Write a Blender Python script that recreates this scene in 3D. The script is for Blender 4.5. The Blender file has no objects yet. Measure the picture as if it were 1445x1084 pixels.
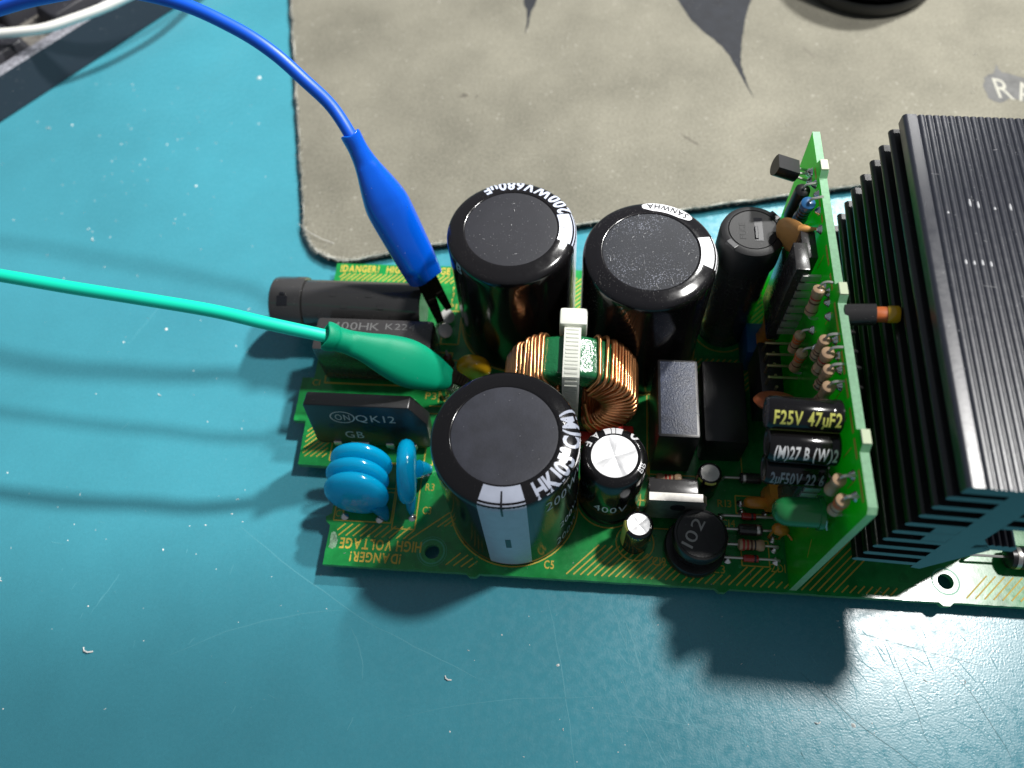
import bpy, bmesh, math, random
from mathutils import Vector, Matrix
random.seed(7)
S = 0.001                      # all numbers below are millimetres
sc = bpy.context.scene
COL = sc.collection
PI = math.pi
R = math.radians

# ------------------------------------------------------------------ camera
cd = bpy.data.cameras.new('camera')
cam = bpy.data.objects.new('camera', cd); COL.objects.link(cam)
cr = Vector((0.99590, 0.07470, -0.05080)); cf = Vector((-0.08090, 0.47580, -0.87590))
cf.normalize(); cr = (cr - cf * cr.dot(cf)).normalized(); cu = cr.cross(cf)
cam.matrix_world = Matrix(((cr.x, cu.x, -cf.x, 57.383 * S), (cr.y, cu.y, -cf.y, -47.247 * S),
                           (cr.z, cu.z, -cf.z, 179.285 * S), (0, 0, 0, 1)))
cd.sensor_width = 36; cd.lens = 1108.7 / 1445 * 36
cd.clip_start = 0.005; cd.clip_end = 20
cd.dof.use_dof = True; cd.dof.focus_distance = 0.168; cd.dof.aperture_fstop = 13
sc.camera = cam

# ------------------------------------------------------------------ light and exposure
w = bpy.data.worlds.new('World'); sc.world = w; w.use_nodes = True
w.node_tree.nodes['Background'].inputs[0].default_value = (0.80, 0.88, 1.0, 1)
w.node_tree.nodes['Background'].inputs[1].default_value = 0.19
def aim(o, p, q):
    o.location = Vector(p) * S
    o.rotation_euler = (Vector(q) - Vector(p)).to_track_quat('-Z', 'Y').to_euler()
def lamp(name, kind, p, q, energy, color, **kw):
    d = bpy.data.lights.new(name, kind); d.energy = energy; d.color = color
    for k, v in kw.items(): setattr(d, k, v)
    o = bpy.data.objects.new(name, d); COL.objects.link(o); aim(o, p, q); return o
lamp('bench_lamp', 'AREA', (412, 204, 694), (60, 20, 0), 5.7, (1.0, 0.98, 0.95), shape='DISK', size=0.060)
lamp('back_lamp', 'SPOT', (345, 460, 611), (0, 330, 0), 40.0, (1.0, 0.99, 0.96),
     spot_size=R(47), spot_blend=0.16, shadow_soft_size=0.022)
sc.view_settings.view_transform = 'Standard'; sc.view_settings.look = 'None'
sc.view_settings.exposure = 0; sc.view_settings.gamma = 1
sc.cycles.use_denoising = True
sc.cycles.max_bounces = 8; sc.cycles.sample_clamp_indirect = 6

# ------------------------------------------------------------------ materials
MATS = {}
def mat(name, col, rough=0.5, metal=0.0, coat=0.0, spec=0.5, var=None, speck=None, bump=None, transl=0.0,
        trans=0.0, sub=0.0, rvar=0.0, aniso=0.0, coat_rough=0.05, traces=False, speck2=None, var2=None):
    """var=(scale per mm, amount); speck=(scale, threshold, colour, rough); bump=(scale, height mm)"""
    if name in MATS: return MATS[name]
    m = bpy.data.materials.new(name); MATS[name] = m; m.use_nodes = True
    nt = m.node_tree; N = nt.nodes; L = nt.links; b = N['Principled BSDF']
    b.inputs['Roughness'].default_value = rough; b.inputs['Metallic'].default_value = metal
    b.inputs['Coat Weight'].default_value = coat; b.inputs['Coat Roughness'].default_value = coat_rough
    b.inputs['Specular IOR Level'].default_value = spec
    b.inputs['Transmission Weight'].default_value = trans
    b.inputs['Base Color'].default_value = (*col, 1)
    if sub:
        b.inputs['Subsurface Weight'].default_value = sub; b.inputs['Subsurface Radius'].default_value = (.002, .002, .002)
        b.inputs['Subsurface Scale'].default_value = 1.0
    tc = N.new('ShaderNodeTexCoord'); sv = N.new('ShaderNodeVectorMath'); sv.operation = 'SCALE'
    sv.inputs['Scale'].default_value = 1000; L.new(tc.outputs['Object'], sv.inputs[0]); co = sv.outputs[0]
    out = None
    def noise(scale, detail=4, rough_=0.6):
        n = N.new('ShaderNodeTexNoise'); n.inputs['Scale'].default_value = scale; n.inputs['Detail'].default_value = detail
        n.inputs['Roughness'].default_value = rough_; L.new(co, n.inputs['Vector']); return n.outputs['Fac']
    def mapr(x, a, b_, c, d):
        q = N.new('ShaderNodeMapRange'); L.new(x, q.inputs[0])
        for i, v in enumerate((a, b_, c, d)): q.inputs[i + 1].default_value = v
        return q.outputs[0]
    if var:
        f = mapr(noise(var[0]), 0.3, 0.7, 1 - var[1], 1 + var[1])
        mx = N.new('ShaderNodeVectorMath'); mx.operation = 'SCALE'; mx.inputs[0].default_value = col; L.new(f, mx.inputs['Scale'])
        out = mx.outputs[0]
    if var2:
        f = mapr(noise(var2[0], 2, 0.7), 0.25, 0.75, 1 - var2[1], 1 + var2[1])
        mx = N.new('ShaderNodeVectorMath'); mx.operation = 'SCALE'; L.new(out, mx.inputs[0]); L.new(f, mx.inputs['Scale']); out = mx.outputs[0]
    if traces:          # copper areas seen through the mask as blocky lighter and darker green
        v = N.new('ShaderNodeTexVoronoi'); v.distance = 'CHEBYCHEV'; v.inputs['Scale'].default_value = 0.22; L.new(co, v.inputs['Vector'])
        f = mapr(v.outputs['Color'], 0.0, 1.0, 0.78, 1.18)
        mx = N.new('ShaderNodeVectorMath'); mx.operation = 'SCALE'; L.new(out, mx.inputs[0]); L.new(f, mx.inputs['Scale']); out = mx.outputs[0]
    rs = None
    if rvar:
        rs = mapr(noise(0.5, 6), 0.3, 0.7, max(0.02, rough - rvar), rough + rvar)
    for sp in (speck, speck2):
        if not sp: continue
        v = N.new('ShaderNodeTexVoronoi'); v.inputs['Scale'].default_value = sp[0]; L.new(co, v.inputs['Vector'])
        big = noise(0.12 if sp[0] < 3 else 0.35, 3)
        th = mapr(big, 0.3, 0.7, 0.0, sp[1])
        lt = N.new('ShaderNodeMath'); lt.operation = 'LESS_THAN'; L.new(v.outputs['Distance'], lt.inputs[0]); L.new(th, lt.inputs[1])
        mx = N.new('ShaderNodeMix'); mx.data_type = 'RGBA'; L.new(lt.outputs[0], mx.inputs[0])
        if out is not None: L.new(out, mx.inputs[6])
        else: mx.inputs[6].default_value = (*col, 1)
        mx.inputs[7].default_value = (*sp[2], 1); out = mx.outputs[2]
        if len(sp) > 3:
            rr = N.new('ShaderNodeMix'); rr.data_type = 'FLOAT'; L.new(lt.outputs[0], rr.inputs[0])
            if rs is not None: L.new(rs, rr.inputs[2])
            else: rr.inputs[2].default_value = rough
            rr.inputs[3].default_value = sp[3]; rs = rr.outputs[0]
    if out is not None: L.new(out, b.inputs['Base Color'])
    if rs is not None: L.new(rs, b.inputs['Roughness'])
    if bump:
        bp = N.new('ShaderNodeBump'); bp.inputs['Distance'].default_value = bump[1] * S; bp.inputs['Strength'].default_value = 1
        L.new(noise(bump[0], 3, 0.55), bp.inputs['Height']); L.new(bp.outputs[0], b.inputs['Normal'])
        if coat: L.new(bp.outputs[0], b.inputs['Coat Normal'])
    if transl:
        t = N.new('ShaderNodeBsdfTranslucent'); t.inputs[0].default_value = (min(1, col[0] * 2.2), min(1, col[1] * 2.2), min(1, col[2] * 2.2), 1)
        ms = N.new('ShaderNodeMixShader'); ms.inputs[0].default_value = transl
        o = N['Material Output']; L.new(b.outputs[0], ms.inputs[1]); L.new(t.outputs[0], ms.inputs[2]); L.new(ms.outputs[0], o.inputs[0])
    return m

DUST = (0.55, 0.56, 0.58)
M_MAT = mat('teal_bench_mat', (0.050, 0.262, 0.330), 0.27, spec=0.68, var=(0.02, 0.10), var2=(1.2, 0.05), bump=(2.2, 0.030), rvar=0.09,
            speck=(0.35, 0.035, (0.30, 0.45, 0.48), 0.7))
M_SCR = mat('pale_scratch', (0.09, 0.34, 0.41), 0.5)
M_SCRD = mat('dark_scratch', (0.02, 0.10, 0.12), 0.6)
M_PCB = mat('green_solder_mask', (0.012, 0.275, 0.060), 0.24, coat=0.35, coat_rough=0.10, spec=0.5, var=(0.25, 0.22), traces=True, transl=0.16, bump=(0.6, 0.01), rvar=0.05)
M_PCBD = mat('daughter_solder_mask', (0.020, 0.380, 0.030), 0.3, coat=0.2, coat_rough=0.1, var=(0.3, 0.2), traces=True, transl=0.5)
M_EDGE = mat('cut_fibreglass_edge', (0.38, 0.66, 0.44), 0.7, var=(1.5, 0.15), transl=0.3)
M_EDGE2 = mat('main_board_cut_edge', (0.10, 0.36, 0.17), 0.6, var=(1.5, 0.2), transl=0.2)
M_SILK = mat('yellow_silkscreen', (0.56, 0.40, 0.05), 0.6)
M_TIN = mat('solder_tin', (0.72, 0.72, 0.72), 0.25, metal=1.0, bump=(1.2, 0.05))
M_LEAD = mat('tinned_lead', (0.66, 0.64, 0.60), 0.36, metal=0.7)
M_SLEEVE = mat('black_pvc_sleeve', (0.0075, 0.0068, 0.0075), 0.14, spec=0.5, speck=(2.6, 0.10, (0.20, 0.19, 0.18), 0.6), rvar=0.04)
M_SLEEVE2 = mat('black_pvc_sleeve_dusty', (0.0075, 0.0068, 0.0080), 0.16, spec=0.5, speck=(2.6, 0.17, (0.22, 0.21, 0.20), 0.6), rvar=0.04)
M_DISC = mat('grey_cap_disc', (0.0125, 0.0130, 0.0180), 0.6, spec=0.3, var=(0.5, 0.10), bump=(3.0, 0.02), speck=(2.2, 0.10, (0.32, 0.32, 0.34)))
M_DISCD = mat('grey_cap_disc_dusty', (0.014, 0.016, 0.022), 0.6, spec=0.3, var=(0.5, 0.10), bump=(3.0, 0.04), speck=(2.4, 0.34, (0.17, 0.18, 0.22)), speck2=(1.4, 0.10, (0.5, 0.5, 0.52)))
M_DISCC = mat('grey_cap_disc_clean', (0.029, 0.031, 0.043), 0.5, var=(0.25, 0.25), bump=(2.0, 0.02))
M_WPRINT = mat('white_sleeve_print', (0.47, 0.51, 0.62), 0.3, var=(0.4, 0.06))
M_WPRINT2 = mat('bright_white_print', (0.80, 0.80, 0.82), 0.35)
M_BPRINT = mat('dark_print', (0.012, 0.012, 0.016), 0.3)
M_YPRINT = mat('yellow_print', (0.62, 0.62, 0.14), 0.35)
M_GPRINT = mat('grey_blue_print', (0.30, 0.36, 0.42), 0.35)
M_GREYP = mat('laser_mark', (0.60, 0.50, 0.42), 0.7)
M_ALU = mat('bright_aluminium', (0.90, 0.90, 0.91), 0.42, metal=0.55, var=(0.4, 0.10), bump=(0.6, 0.03), speck=(1.4, 0.06, (0.35, 0.35, 0.35)))
M_STEEL = mat('dull_tab_metal', (0.62, 0.60, 0.56), 0.38, metal=1.0, var=(0.6, 0.15))
M_BLK = mat('black_moulded_plastic', (0.010, 0.0100, 0.0110), 0.35, speck=(1.6, 0.10, (0.16, 0.16, 0.17)), bump=(2.5, 0.01))
M_BLKG = mat('grey_black_plastic', (0.034, 0.032, 0.032), 0.24, coat=0.3, coat_rough=0.2, speck=(1.2, 0.12, (0.28, 0.27, 0.26)), rvar=0.08)
M_BLKF = mat('glossy_grey_fuse_plastic', (0.040, 0.039, 0.039), 0.13, coat=0.4, coat_rough=0.15, speck=(1.2, 0.10, (0.3, 0.29, 0.28)))
M_BLKM = mat('matt_black_plastic', (0.014, 0.014, 0.015), 0.6, bump=(3.0, 0.03), speck=(2.0, 0.10, (0.25, 0.25, 0.26)))
M_FROST = mat('dusty_box_top', (0.030, 0.038, 0.066), 0.42, bump=(2.4, 0.10), var=(0.35, 0.35), speck=(1.7, 0.30, (0.26, 0.28, 0.33)))
M_FERR = mat('ferrite', (0.010, 0.010, 0.010), 0.3, bump=(1.5, 0.03), speck=(1.3, 0.10, (0.30, 0.30, 0.30)))
M_BLUE = mat('blue_disc_epoxy', (0.002, 0.350, 0.62), 0.16, transl=0.42, coat=0.5, coat_rough=0.06, var=(0.15, 0.06), bump=(0.35, 0.02))
M_YEL = mat('yellow_disc_epoxy', (0.62, 0.36, 0.012), 0.2, coat=0.5, bump=(0.8, 0.03), speck=(0.9, 0.10, (0.10, 0.06, 0.01)))
M_ORG = mat('orange_dipped', (0.62, 0.25, 0.03), 0.35, coat=0.2, var=(0.4, 0.12))
M_TAN = mat('tan_ceramic_disc', (0.68, 0.33, 0.10), 0.4, var=(0.4, 0.08))
M_RUST = mat('rust_red_disc', (0.42, 0.11, 0.04), 0.45, var=(0.5, 0.1))
M_BEIGE = mat('beige_resistor', (0.50, 0.33, 0.20), 0.4, coat=0.3, var=(0.8, 0.1))
M_BRES = mat('blue_resistor', (0.02, 0.11, 0.27), 0.35, coat=0.3)
M_RED = mat('red_band', (0.45, 0.03, 0.02), 0.4)
M_ORB = mat('orange_band', (0.60, 0.15, 0.04), 0.4)
M_BRN = mat('brown_band', (0.10, 0.03, 0.015), 0.4)
M_GLASS = mat('red_glass_diode', (0.55, 0.03, 0.025), 0.12, trans=0.25, coat=0.6)
M_REDP = mat('red_base_plastic', (0.60, 0.045, 0.035), 0.3, coat=0.4, sub=0.0)
M_CORE = mat('green_toroid_coating', (0.010, 0.130, 0.045), 0.22, coat=0.6, coat_rough=0.12, bump=(0.9, 0.22))
M_COPPER = mat('enamelled_copper', (0.80, 0.36, 0.15), 0.34, metal=1.0, coat=0.5, coat_rough=0.12, var=(0.5, 0.15))
M_TIE = mat('white_nylon', (0.70, 0.72, 0.64), 0.35, sub=0.3, var=(0.2, 0.05))
M_HS = mat('black_anodised_fin', (0.012, 0.012, 0.0135), 0.33, spec=0.6, bump=(1.2, 0.012), speck=(1.0, 0.07, (0.35, 0.35, 0.37)), rvar=0.05)
M_HST = mat('black_anodised_top', (0.022, 0.025, 0.038), 0.34, spec=0.9, coat=0.30, coat_rough=0.30, bump=(1.2, 0.012), speck=(0.7, 0.08, (0.45, 0.45, 0.47)), rvar=0.05)
M_HSF = mat('black_anodised_cut_face', (0.020, 0.021, 0.023), 0.20, spec=1.0, bump=(0.8, 0.01), rvar=0.04)
M_LEDG = mat('green_led_lens', (0.020, 0.230, 0.065), 0.22, trans=0.12, coat=0.3, sub=0.0)
M_BLUEB = mat('blue_box_plastic', (0.012, 0.085, 0.26), 0.4)
M_GOLD = mat('gold_pin', (0.72, 0.60, 0.38), 0.3, metal=1.0)
M_BWIRE = mat('blue_wire', (0.001, 0.085, 0.60), 0.42, var=(0.1, 0.04))
M_BBOOT = mat('blue_vinyl_boot', (0.001, 0.085, 0.56), 0.17, coat=0.25, coat_rough=0.15, sub=0.15, speck=(0.55, 0.055, (0.55, 0.65, 0.75)))
M_GWIRE = mat('green_wire', (0.003, 0.60, 0.40), 0.4)
M_GBOOT = mat('green_vinyl_boot', (0.0, 0.245, 0.128), 0.5, spec=0.22, sub=0.15, speck=(0.5, 0.045, (0.45, 0.70, 0.62)))
M_JAW = mat('dark_clip_steel', (0.055, 0.048, 0.040), 0.32, metal=0.85, var=(1.0, 0.3))
M_PAD = mat('grey_cloth', (0.176, 0.168, 0.134), 0.9, spec=0.2, var=(0.03, 0.20), var2=(1.3, 0.26), bump=(3.0, 0.12), speck=(0.30, 0.17, (0.26, 0.25, 0.21)), speck2=(2.8, 0.10, (0.13, 0.125, 0.10)))
M_RUB = mat('black_rubber_base', (0.012, 0.013, 0.014), 0.8, bump=(3, 0.08))
M_FUZZ = mat('frayed_edge_fibre', (0.58, 0.57, 0.51), 0.9)
M_PPR = mat('dark_pad_print', (0.011, 0.013, 0.018), 0.85, var=(0.25, 0.25), speck=(0.8, 0.10, (0.30, 0.30, 0.28)))
M_PPR2 = mat('worn_pad_print', (0.10, 0.10, 0.098), 0.85, var=(0.3, 0.25))
M_STAIN = mat('pad_stain', (0.11, 0.10, 0.08), 0.9, var=(0.5, 0.3))
M_STAINL = mat('pad_pale_stain', (0.33, 0.325, 0.28), 0.9)
M_KFR = mat('slate_keyboard_frame', (0.020, 0.030, 0.044), 0.5, speck=(0.9, 0.09, (0.35, 0.36, 0.38)), bump=(2, 0.02))
M_KLEDGE = mat('scuffed_keyboard_edge', (0.22, 0.22, 0.25), 0.6, var=(0.9, 0.5))
M_KWELL = mat('dusty_key_well', (0.14, 0.13, 0.115), 0.7, var=(0.6, 0.5), speck=(1.2, 0.15, (0.45, 0.42, 0.36)))
M_KEY = mat('dark_key_cap', (0.022, 0.022, 0.028), 0.45, speck=(1.0, 0.10, (0.4, 0.4, 0.4)), bump=(2, 0.02))
M_WHITE = mat('white_cable_jacket', (0.86, 0.85, 0.80), 0.4)
M_MOUSE = mat('black_mouse_shell', (0.012, 0.012, 0.012), 0.4)
M_LINT = mat('white_lint', (0.85, 0.84, 0.80), 0.9)
M_CRUMB = mat('tan_crumb', (0.55, 0.44, 0.32), 0.9)
M_BOREH = mat('hole_plating_ring', (0.05, 0.36, 0.20), 0.4)

# ------------------------------------------------------------------ mesh helpers (mm)
ORIG = {}
class MB:
    def __init__(s): s.v = []; s.f = []; s.m = []
    def add(s, vs, fs, mi=0, T=None):
        o = len(s.v)
        s.v += [tuple((T @ Vector(v))) if T is not None else tuple(v) for v in vs]
        s.f += [tuple(i + o for i in f) for f in fs]; s.m += [mi] * len(fs); return s
    def build(s, name, mats, parent=None, org=(0, 0, 0), smooth=40, label=None, cat=None, group=None, kind=None):
        me = bpy.data.meshes.new(name); ox, oy, oz = org
        me.from_pydata([((x - ox) * S, (y - oy) * S, (z - oz) * S) for x, y, z in s.v], [], s.f)
        if not isinstance(mats, (list, tuple)): mats = [mats]
        for m in mats: me.materials.append(m)
        me.polygons.foreach_set('material_index', s.m)
        me.validate(); me.update()
        bm = bmesh.new(); bm.from_mesh(me); bmesh.ops.recalc_face_normals(bm, faces=bm.faces); bm.to_mesh(me); bm.free()
        if smooth:
            me.polygons.foreach_set('use_smooth', [True] * len(me.polygons)); me.set_sharp_from_angle(angle=R(smooth))
        return link(bpy.data.objects.new(name, me), parent, org, label, cat, group, kind)
def link(o, parent, org, label=None, cat=None, group=None, kind=None):
    COL.objects.link(o); po = (0, 0, 0)
    if parent is not None: o.parent = parent; po = ORIG[parent.name]
    o.location = [(org[i] - po[i]) * S for i in range(3)]; ORIG[o.name] = tuple(org)
    if label: o['label'] = label
    if cat: o['category'] = cat
    if group: o['group'] = group
    if kind: o['kind'] = kind
    return o
def root(name, org, label, cat, group=None): return link(bpy.data.objects.new(name, None), None, org, label, cat, group)
def fr(o, zax, xax=None):
    z = Vector(zax).normalized()
    x = Vector(xax) if xax else (Vector((1, 0, 0)) if abs(z.x) < 0.9 else Vector((0, 1, 0)))
    x = (x - z * x.dot(z)).normalized(); y = z.cross(x)
    return Matrix(((x.x, y.x, z.x, o[0]), (x.y, y.y, z.y, o[1]), (x.z, y.z, z.z, o[2]), (0, 0, 0, 1)))
def lathe(mb, prof, T=None, n=40, mi=0, a0=0, a1=2 * PI, mis=None):
    full = abs(a1 - a0 - 2 * PI) < 1e-6; vs = []; idx = []
    for r, z in prof:
        if r < 1e-5: idx.append([len(vs)]); vs.append((0, 0, z))
        else:
            k = n if full else n + 1; idx.append(list(range(len(vs), len(vs) + k)))
            vs += [(r * math.cos(a0 + (a1 - a0) * i / n), r * math.sin(a0 + (a1 - a0) * i / n), z) for i in range(k)]
    for j in range(len(prof) - 1):
        A, B = idx[j], idx[j + 1]; fs = []
        for i in range(n):
            i2 = (i + 1) % n if full else i + 1
            if len(A) == 1 and len(B) == 1: continue
            if len(A) == 1: fs.append((A[0], B[i], B[i2]))
            elif len(B) == 1: fs.append((A[i], A[i2], B[0]))
            else: fs.append((A[i], A[i2], B[i2], B[i]))
        if j == 0: o = len(mb.v); mb.add(vs, fs, mi if mis is None else mis[j], T)
        else: mb.f += [tuple(q + o for q in f) for f in fs]; mb.m += [mi if mis is None else mis[j]] * len(fs)
    return mb
def box(mb, x0, x1, y0, y1, z0, z1, mi=0, bev=0.0, T=None, top=None):
    if bev <= 0:
        vs = [(x, y, z) for z in (z0, z1) for y in (y0, y1) for x in (x0, x1)]
        fs = [(0, 2, 3, 1), (4, 5, 7, 6), (0, 1, 5, 4), (2, 6, 7, 3), (0, 4, 6, 2), (1, 3, 7, 5)]
        return mb.add(vs, fs, mi, T)
    bm = bmesh.new(); bmesh.ops.create_cube(bm, size=1)
    for v in bm.verts: v.co = Vector(((x0 + x1) / 2 + v.co.x * (x1 - x0), (y0 + y1) / 2 + v.co.y * (y1 - y0), (z0 + z1) / 2 + v.co.z * (z1 - z0)))
    bmesh.ops.bevel(bm, geom=bm.edges[:], offset=bev, segments=2, profile=0.6, affect='EDGES')
    o = len(mb.v); bm.verts.index_update()
    mb.v += [tuple(T @ v.co) if T is not None else tuple(v.co) for v in bm.verts]
    for f in bm.faces:
        mb.f.append(tuple(v.index + o for v in f.verts))
        mb.m.append(top if (top is not None and f.normal.z > 0.9 and f.calc_area() > 0.3 * (x1 - x0) * (y1 - y0)) else mi)
    bm.free(); return mb
def prism(mb, poly, z0, z1, mi=0, T=None, cap=None):
    n = len(poly); vs = [(x, y, z0) for x, y in poly] + [(x, y, z1) for x, y in poly]
    mb.add(vs, [(i, (i + 1) % n, n + (i + 1) % n, n + i) for i in range(n)], mi, T)
    o = len(mb.v) - 2 * n; ci = mi if cap is None else cap
    mb.f += [tuple(o + i for i in reversed(range(n))), tuple(o + n + i for i in range(n))]; mb.m += [ci, ci]
    return mb
def catmull(pts, k=8, closed=False):
    P = [Vector(p) for p in pts]; out = []; n = len(P)
    for i in range(n if closed else n - 1):
        g = (lambda j: P[j % n]) if closed else (lambda j: P[max(0, min(n - 1, j))])
        a, b, c, d = g(i - 1), g(i), g(i + 1), g(i + 2)
        for q in range(k):
            t = q / k
            out.append(0.5 * (2 * b + (c - a) * t + (2 * a - 5 * b + 4 * c - d) * t * t + (3 * b - a - 3 * c + d) * t ** 3))
    if not closed: out.append(P[-1])
    return out
def tube(mb, pts, r, n=8, mi=0, closed=False, caps=True, sx=1.0):
    P = [Vector(p) for p in pts]; m = len(P); rr = r if isinstance(r, (list, tuple)) else [r] * m
    tan = [((P[(i + 1) % m] if closed or i < m - 1 else P[i]) - (P[i - 1] if closed or i > 0 else P[i])).normalized() for i in range(m)]
    ref = Vector((0, 0, 1)) if abs(tan[0].z) < 0.9 else Vector((1, 0, 0))
    u = (ref - tan[0] * ref.dot(tan[0])).normalized(); vs = []
    for i in range(m):
        u = (u - tan[i] * u.dot(tan[i])).normalized(); v = tan[i].cross(u)
        for j in range(n):
            a = 2 * PI * j / n; vs.append(P[i] + u * (rr[i] * math.cos(a)) + v * (rr[i] * sx * math.sin(a)))
    fs = []
    for i in range(m if closed else m - 1):
        for j in range(n): fs.append((i * n + j, i * n + (j + 1) % n, ((i + 1) % m) * n + (j + 1) % n, ((i + 1) % m) * n + j))
    if caps and not closed: fs += [tuple(reversed(range(n))), tuple((m - 1) * n + j for j in range(n))]
    return mb.add(vs, fs, mi)

# glyphs of the built-in font, cut fine enough to be wrapped round a can
GL = {}
def glyphs(chars, bold):
    for ch in chars:
        cu_ = bpy.data.curves.new('g', 'FONT'); cu_.body = ch; cu_.size = 1; cu_.offset = bold; cu_.resolution_u = 3
        o = bpy.data.objects.new('g', cu_); COL.objects.link(o)
        dg = bpy.context.evaluated_depsgraph_get(); dg.update()
        me = bpy.data.meshes.new_from_object(o.evaluated_get(dg)); bm = bmesh.new(); bm.from_mesh(me)
        for k in range(1, 4):
            for no, co in (((0, 1, 0), (0, 0.7 * k / 4, 0)), ((1, 0, 0), (0.55 * k / 4, 0, 0))):
                bmesh.ops.bisect_plane(bm, geom=bm.verts[:] + bm.edges[:] + bm.faces[:], plane_co=co, plane_no=no)
        bm.verts.index_update()
        vs = [(v.co.x, v.co.y) for v in bm.verts]; fs = [tuple(v.index for v in f.verts) for f in bm.faces]; bm.free()
        xs = [v[0] for v in vs] or [0, 0.3]
        GL[(ch, bold)] = (vs, fs, min(xs), max(xs))
        bpy.data.objects.remove(o); bpy.data.curves.remove(cu_); bpy.data.meshes.remove(me)
ALLCH = 'U0123456789!DANGERHIVOLTCKPQBSWMZFf.-°µ()u'
glyphs(sorted(set(ALLCH)), 0.0); glyphs(sorted(set(ALLCH)), 0.022); glyphs(sorted(set(ALLCH)), 0.034)
CAPH = 0.70
def layout(s, gap=0.10, bold=0.0):
    x = 0; out = []
    for ch in s:
        if ch == ' ': x += 0.32; continue
        vs, fs, a, b = GL[(ch, bold)]; out.append((vs, fs, x - a)); x += (b - a) + gap
    return out, x - gap
def text(mb, s, fn, width, height, mi=0, bold=0.0, gap=0.10):
    """fn(u, v) -> point; u runs 0..width along the text, v 0..height"""
    L_, tot = layout(s, gap, bold); k = width / tot
    for vs, fs, dx in L_: mb.add([fn((x + dx) * k, y / CAPH * height) for x, y in vs], fs, mi)
    return mb
def text_flat(mb, s, o, ux, vx, width, height, mi=0, bold=0.0, gap=0.1):
    o, ux, vx = Vector(o), Vector(ux).normalized(), Vector(vx).normalized()
    return text(mb, s, lambda u, v: o + ux * u + vx * v, width, height, mi, bold, gap)

# ================================================================== the setting
ZM = -5.0                      # the bench mat's surface
def patch(mb, poly, z, mi=0): mb.add([(x, y, z) for x, y in poly], [tuple(range(len(poly)))], mi)
mb = MB(); g = 24
x0, x1, y0, y1 = -420, 480, -300, 520
mb.add([(x0, y0, ZM), (x1, y0, ZM), (x1, y1, ZM), (x0, y1, ZM), (x0, y0, ZM - 3), (x1, y0, ZM - 3), (x1, y1, ZM - 3), (x0, y1, ZM - 3)],
       [(0, 1, 2, 3), (7, 6, 5, 4), (0, 4, 5, 1), (1, 5, 6, 2), (2, 6, 7, 3), (3, 7, 4, 0)])
bench = mb.build('bench_mat', M_MAT, None, (0, 0, ZM), 0, 'teal rubber bench mat with fine scratches under everything', 'mat', kind='structure')
def strip(mb, pts, w, z, mi=0):
    n = len(pts)
    for i in range(n - 1):
        a, b = Vector((*pts[i], 0)), Vector((*pts[i + 1], 0)); d = (b - a).normalized(); p = Vector((-d.y, d.x, 0))
        wa = w * (0.35 + 0.65 * math.sin(PI * (i + 0.15) / n)); wb = w * (0.35 + 0.65 * math.sin(PI * (i + 1.0) / n))
        mb.add([(*(a + p * wa / 2).xy, z), (*(a - p * wa / 2).xy, z), (*(b - p * wb / 2).xy, z), (*(b + p * wb / 2).xy, z)], [(0, 1, 2, 3)], mi)
def wander(a, b, n=8, amp=0.4, bow=0.0):
    a, b = Vector(a), Vector(b); d = b - a; p = Vector((-d.y, d.x)).normalized()
    return [tuple(a + d * (i / n) + p * (random.uniform(-amp, amp) * (0 < i < n) + bow * math.sin(PI * i / n))) for i in range(n + 1)]
mb = MB()
for a, b, wd, bow, mi in (((52.3, -0.9), (60.6, -38.3), 0.28, 0.6, 0), ((109, -16), (132, -34), 0.30, -0.6, 1), ((127.2, -4.2), (133.8, -28.5), 0.22, 0.4, 1),
        ((-23.8, 9.3), (11.8, -11.6), 0.34, -0.5, 0), ((11.8, -11.6), (38, -22), 0.26, 0, 0), ((-33, -21.7), (4.7, -9.2), 0.26, 2.2, 0), ((8, -13), (12.5, -24), 0.3, 0.8, 0),
        ((67, -3), (72, -15), 0.3, 0, 0), ((72, -9), (74.5, -19), 0.55, 0, 0), ((78, -3), (83, -12), 0.26, 0.4, 0), ((84, -7), (86, -13), 0.5, 0, 0), ((86, -14), (84, -28), 0.3, 0.6, 0),
        ((92, -17), (100, -34), 0.3, 0.7, 0), ((98, -18), (110, -36), 0.3, 0.4, 0), ((104, -18), (121, -35), 0.24, 0.4, 0), ((103, -17), (109, -36), 0.2, 0, 0), ((112, -18), (119, -28), 0.4, 0, 0),
        ((84, -28), (124, -24), 0.22, 2, 0), ((96, -31), (150, -18), 0.24, -2, 0), ((60, -27), (118, -36), 0.2, 2.5, 0), ((118, -6), (148, -12), 0.22, 0, 1), ((140, -12), (150, -30), 0.25, 1, 1),
        ((20, -32), (70, -24), 0.14, 2, 0), ((-55, -14), (-51, -4), 0.3, 0, 0), ((-70, 60), (-63, 76), 0.26, 0, 0), ((-14, 33), (0, 40), 0.12, 0, 0)):
    strip(mb, wander(a, b, 9, 0.22, bow), wd * (0.62 if mi == 0 else 0.42), ZM + 0.02, mi)
for k in range(170):
    x, y = random.uniform(66, 152), random.uniform(-38, -4); a = R(random.gauss(-62, 16)); l = random.uniform(0.8, 6)
    strip(mb, wander((x, y), (x + l * math.cos(a), y + l * math.sin(a)), 4, 0.08, 0), random.uniform(0.08, 0.24), ZM + 0.024 + k * 1e-4, 0)
for k in range(26):
    x, y = random.uniform(-75, 60), random.uniform(-38, 40); a = random.uniform(0, PI); l = random.uniform(0.6, 3.5)
    strip(mb, wander((x, y), (x + l * math.cos(a), y + l * math.sin(a)), 3, 0.1, 0), random.uniform(0.08, 0.2), ZM + 0.026 + k * 1e-4, 0)
mb.build('scratches', [M_SCR, M_SCRD], bench, (0, 0, ZM), 0, kind='stuff')

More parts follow.
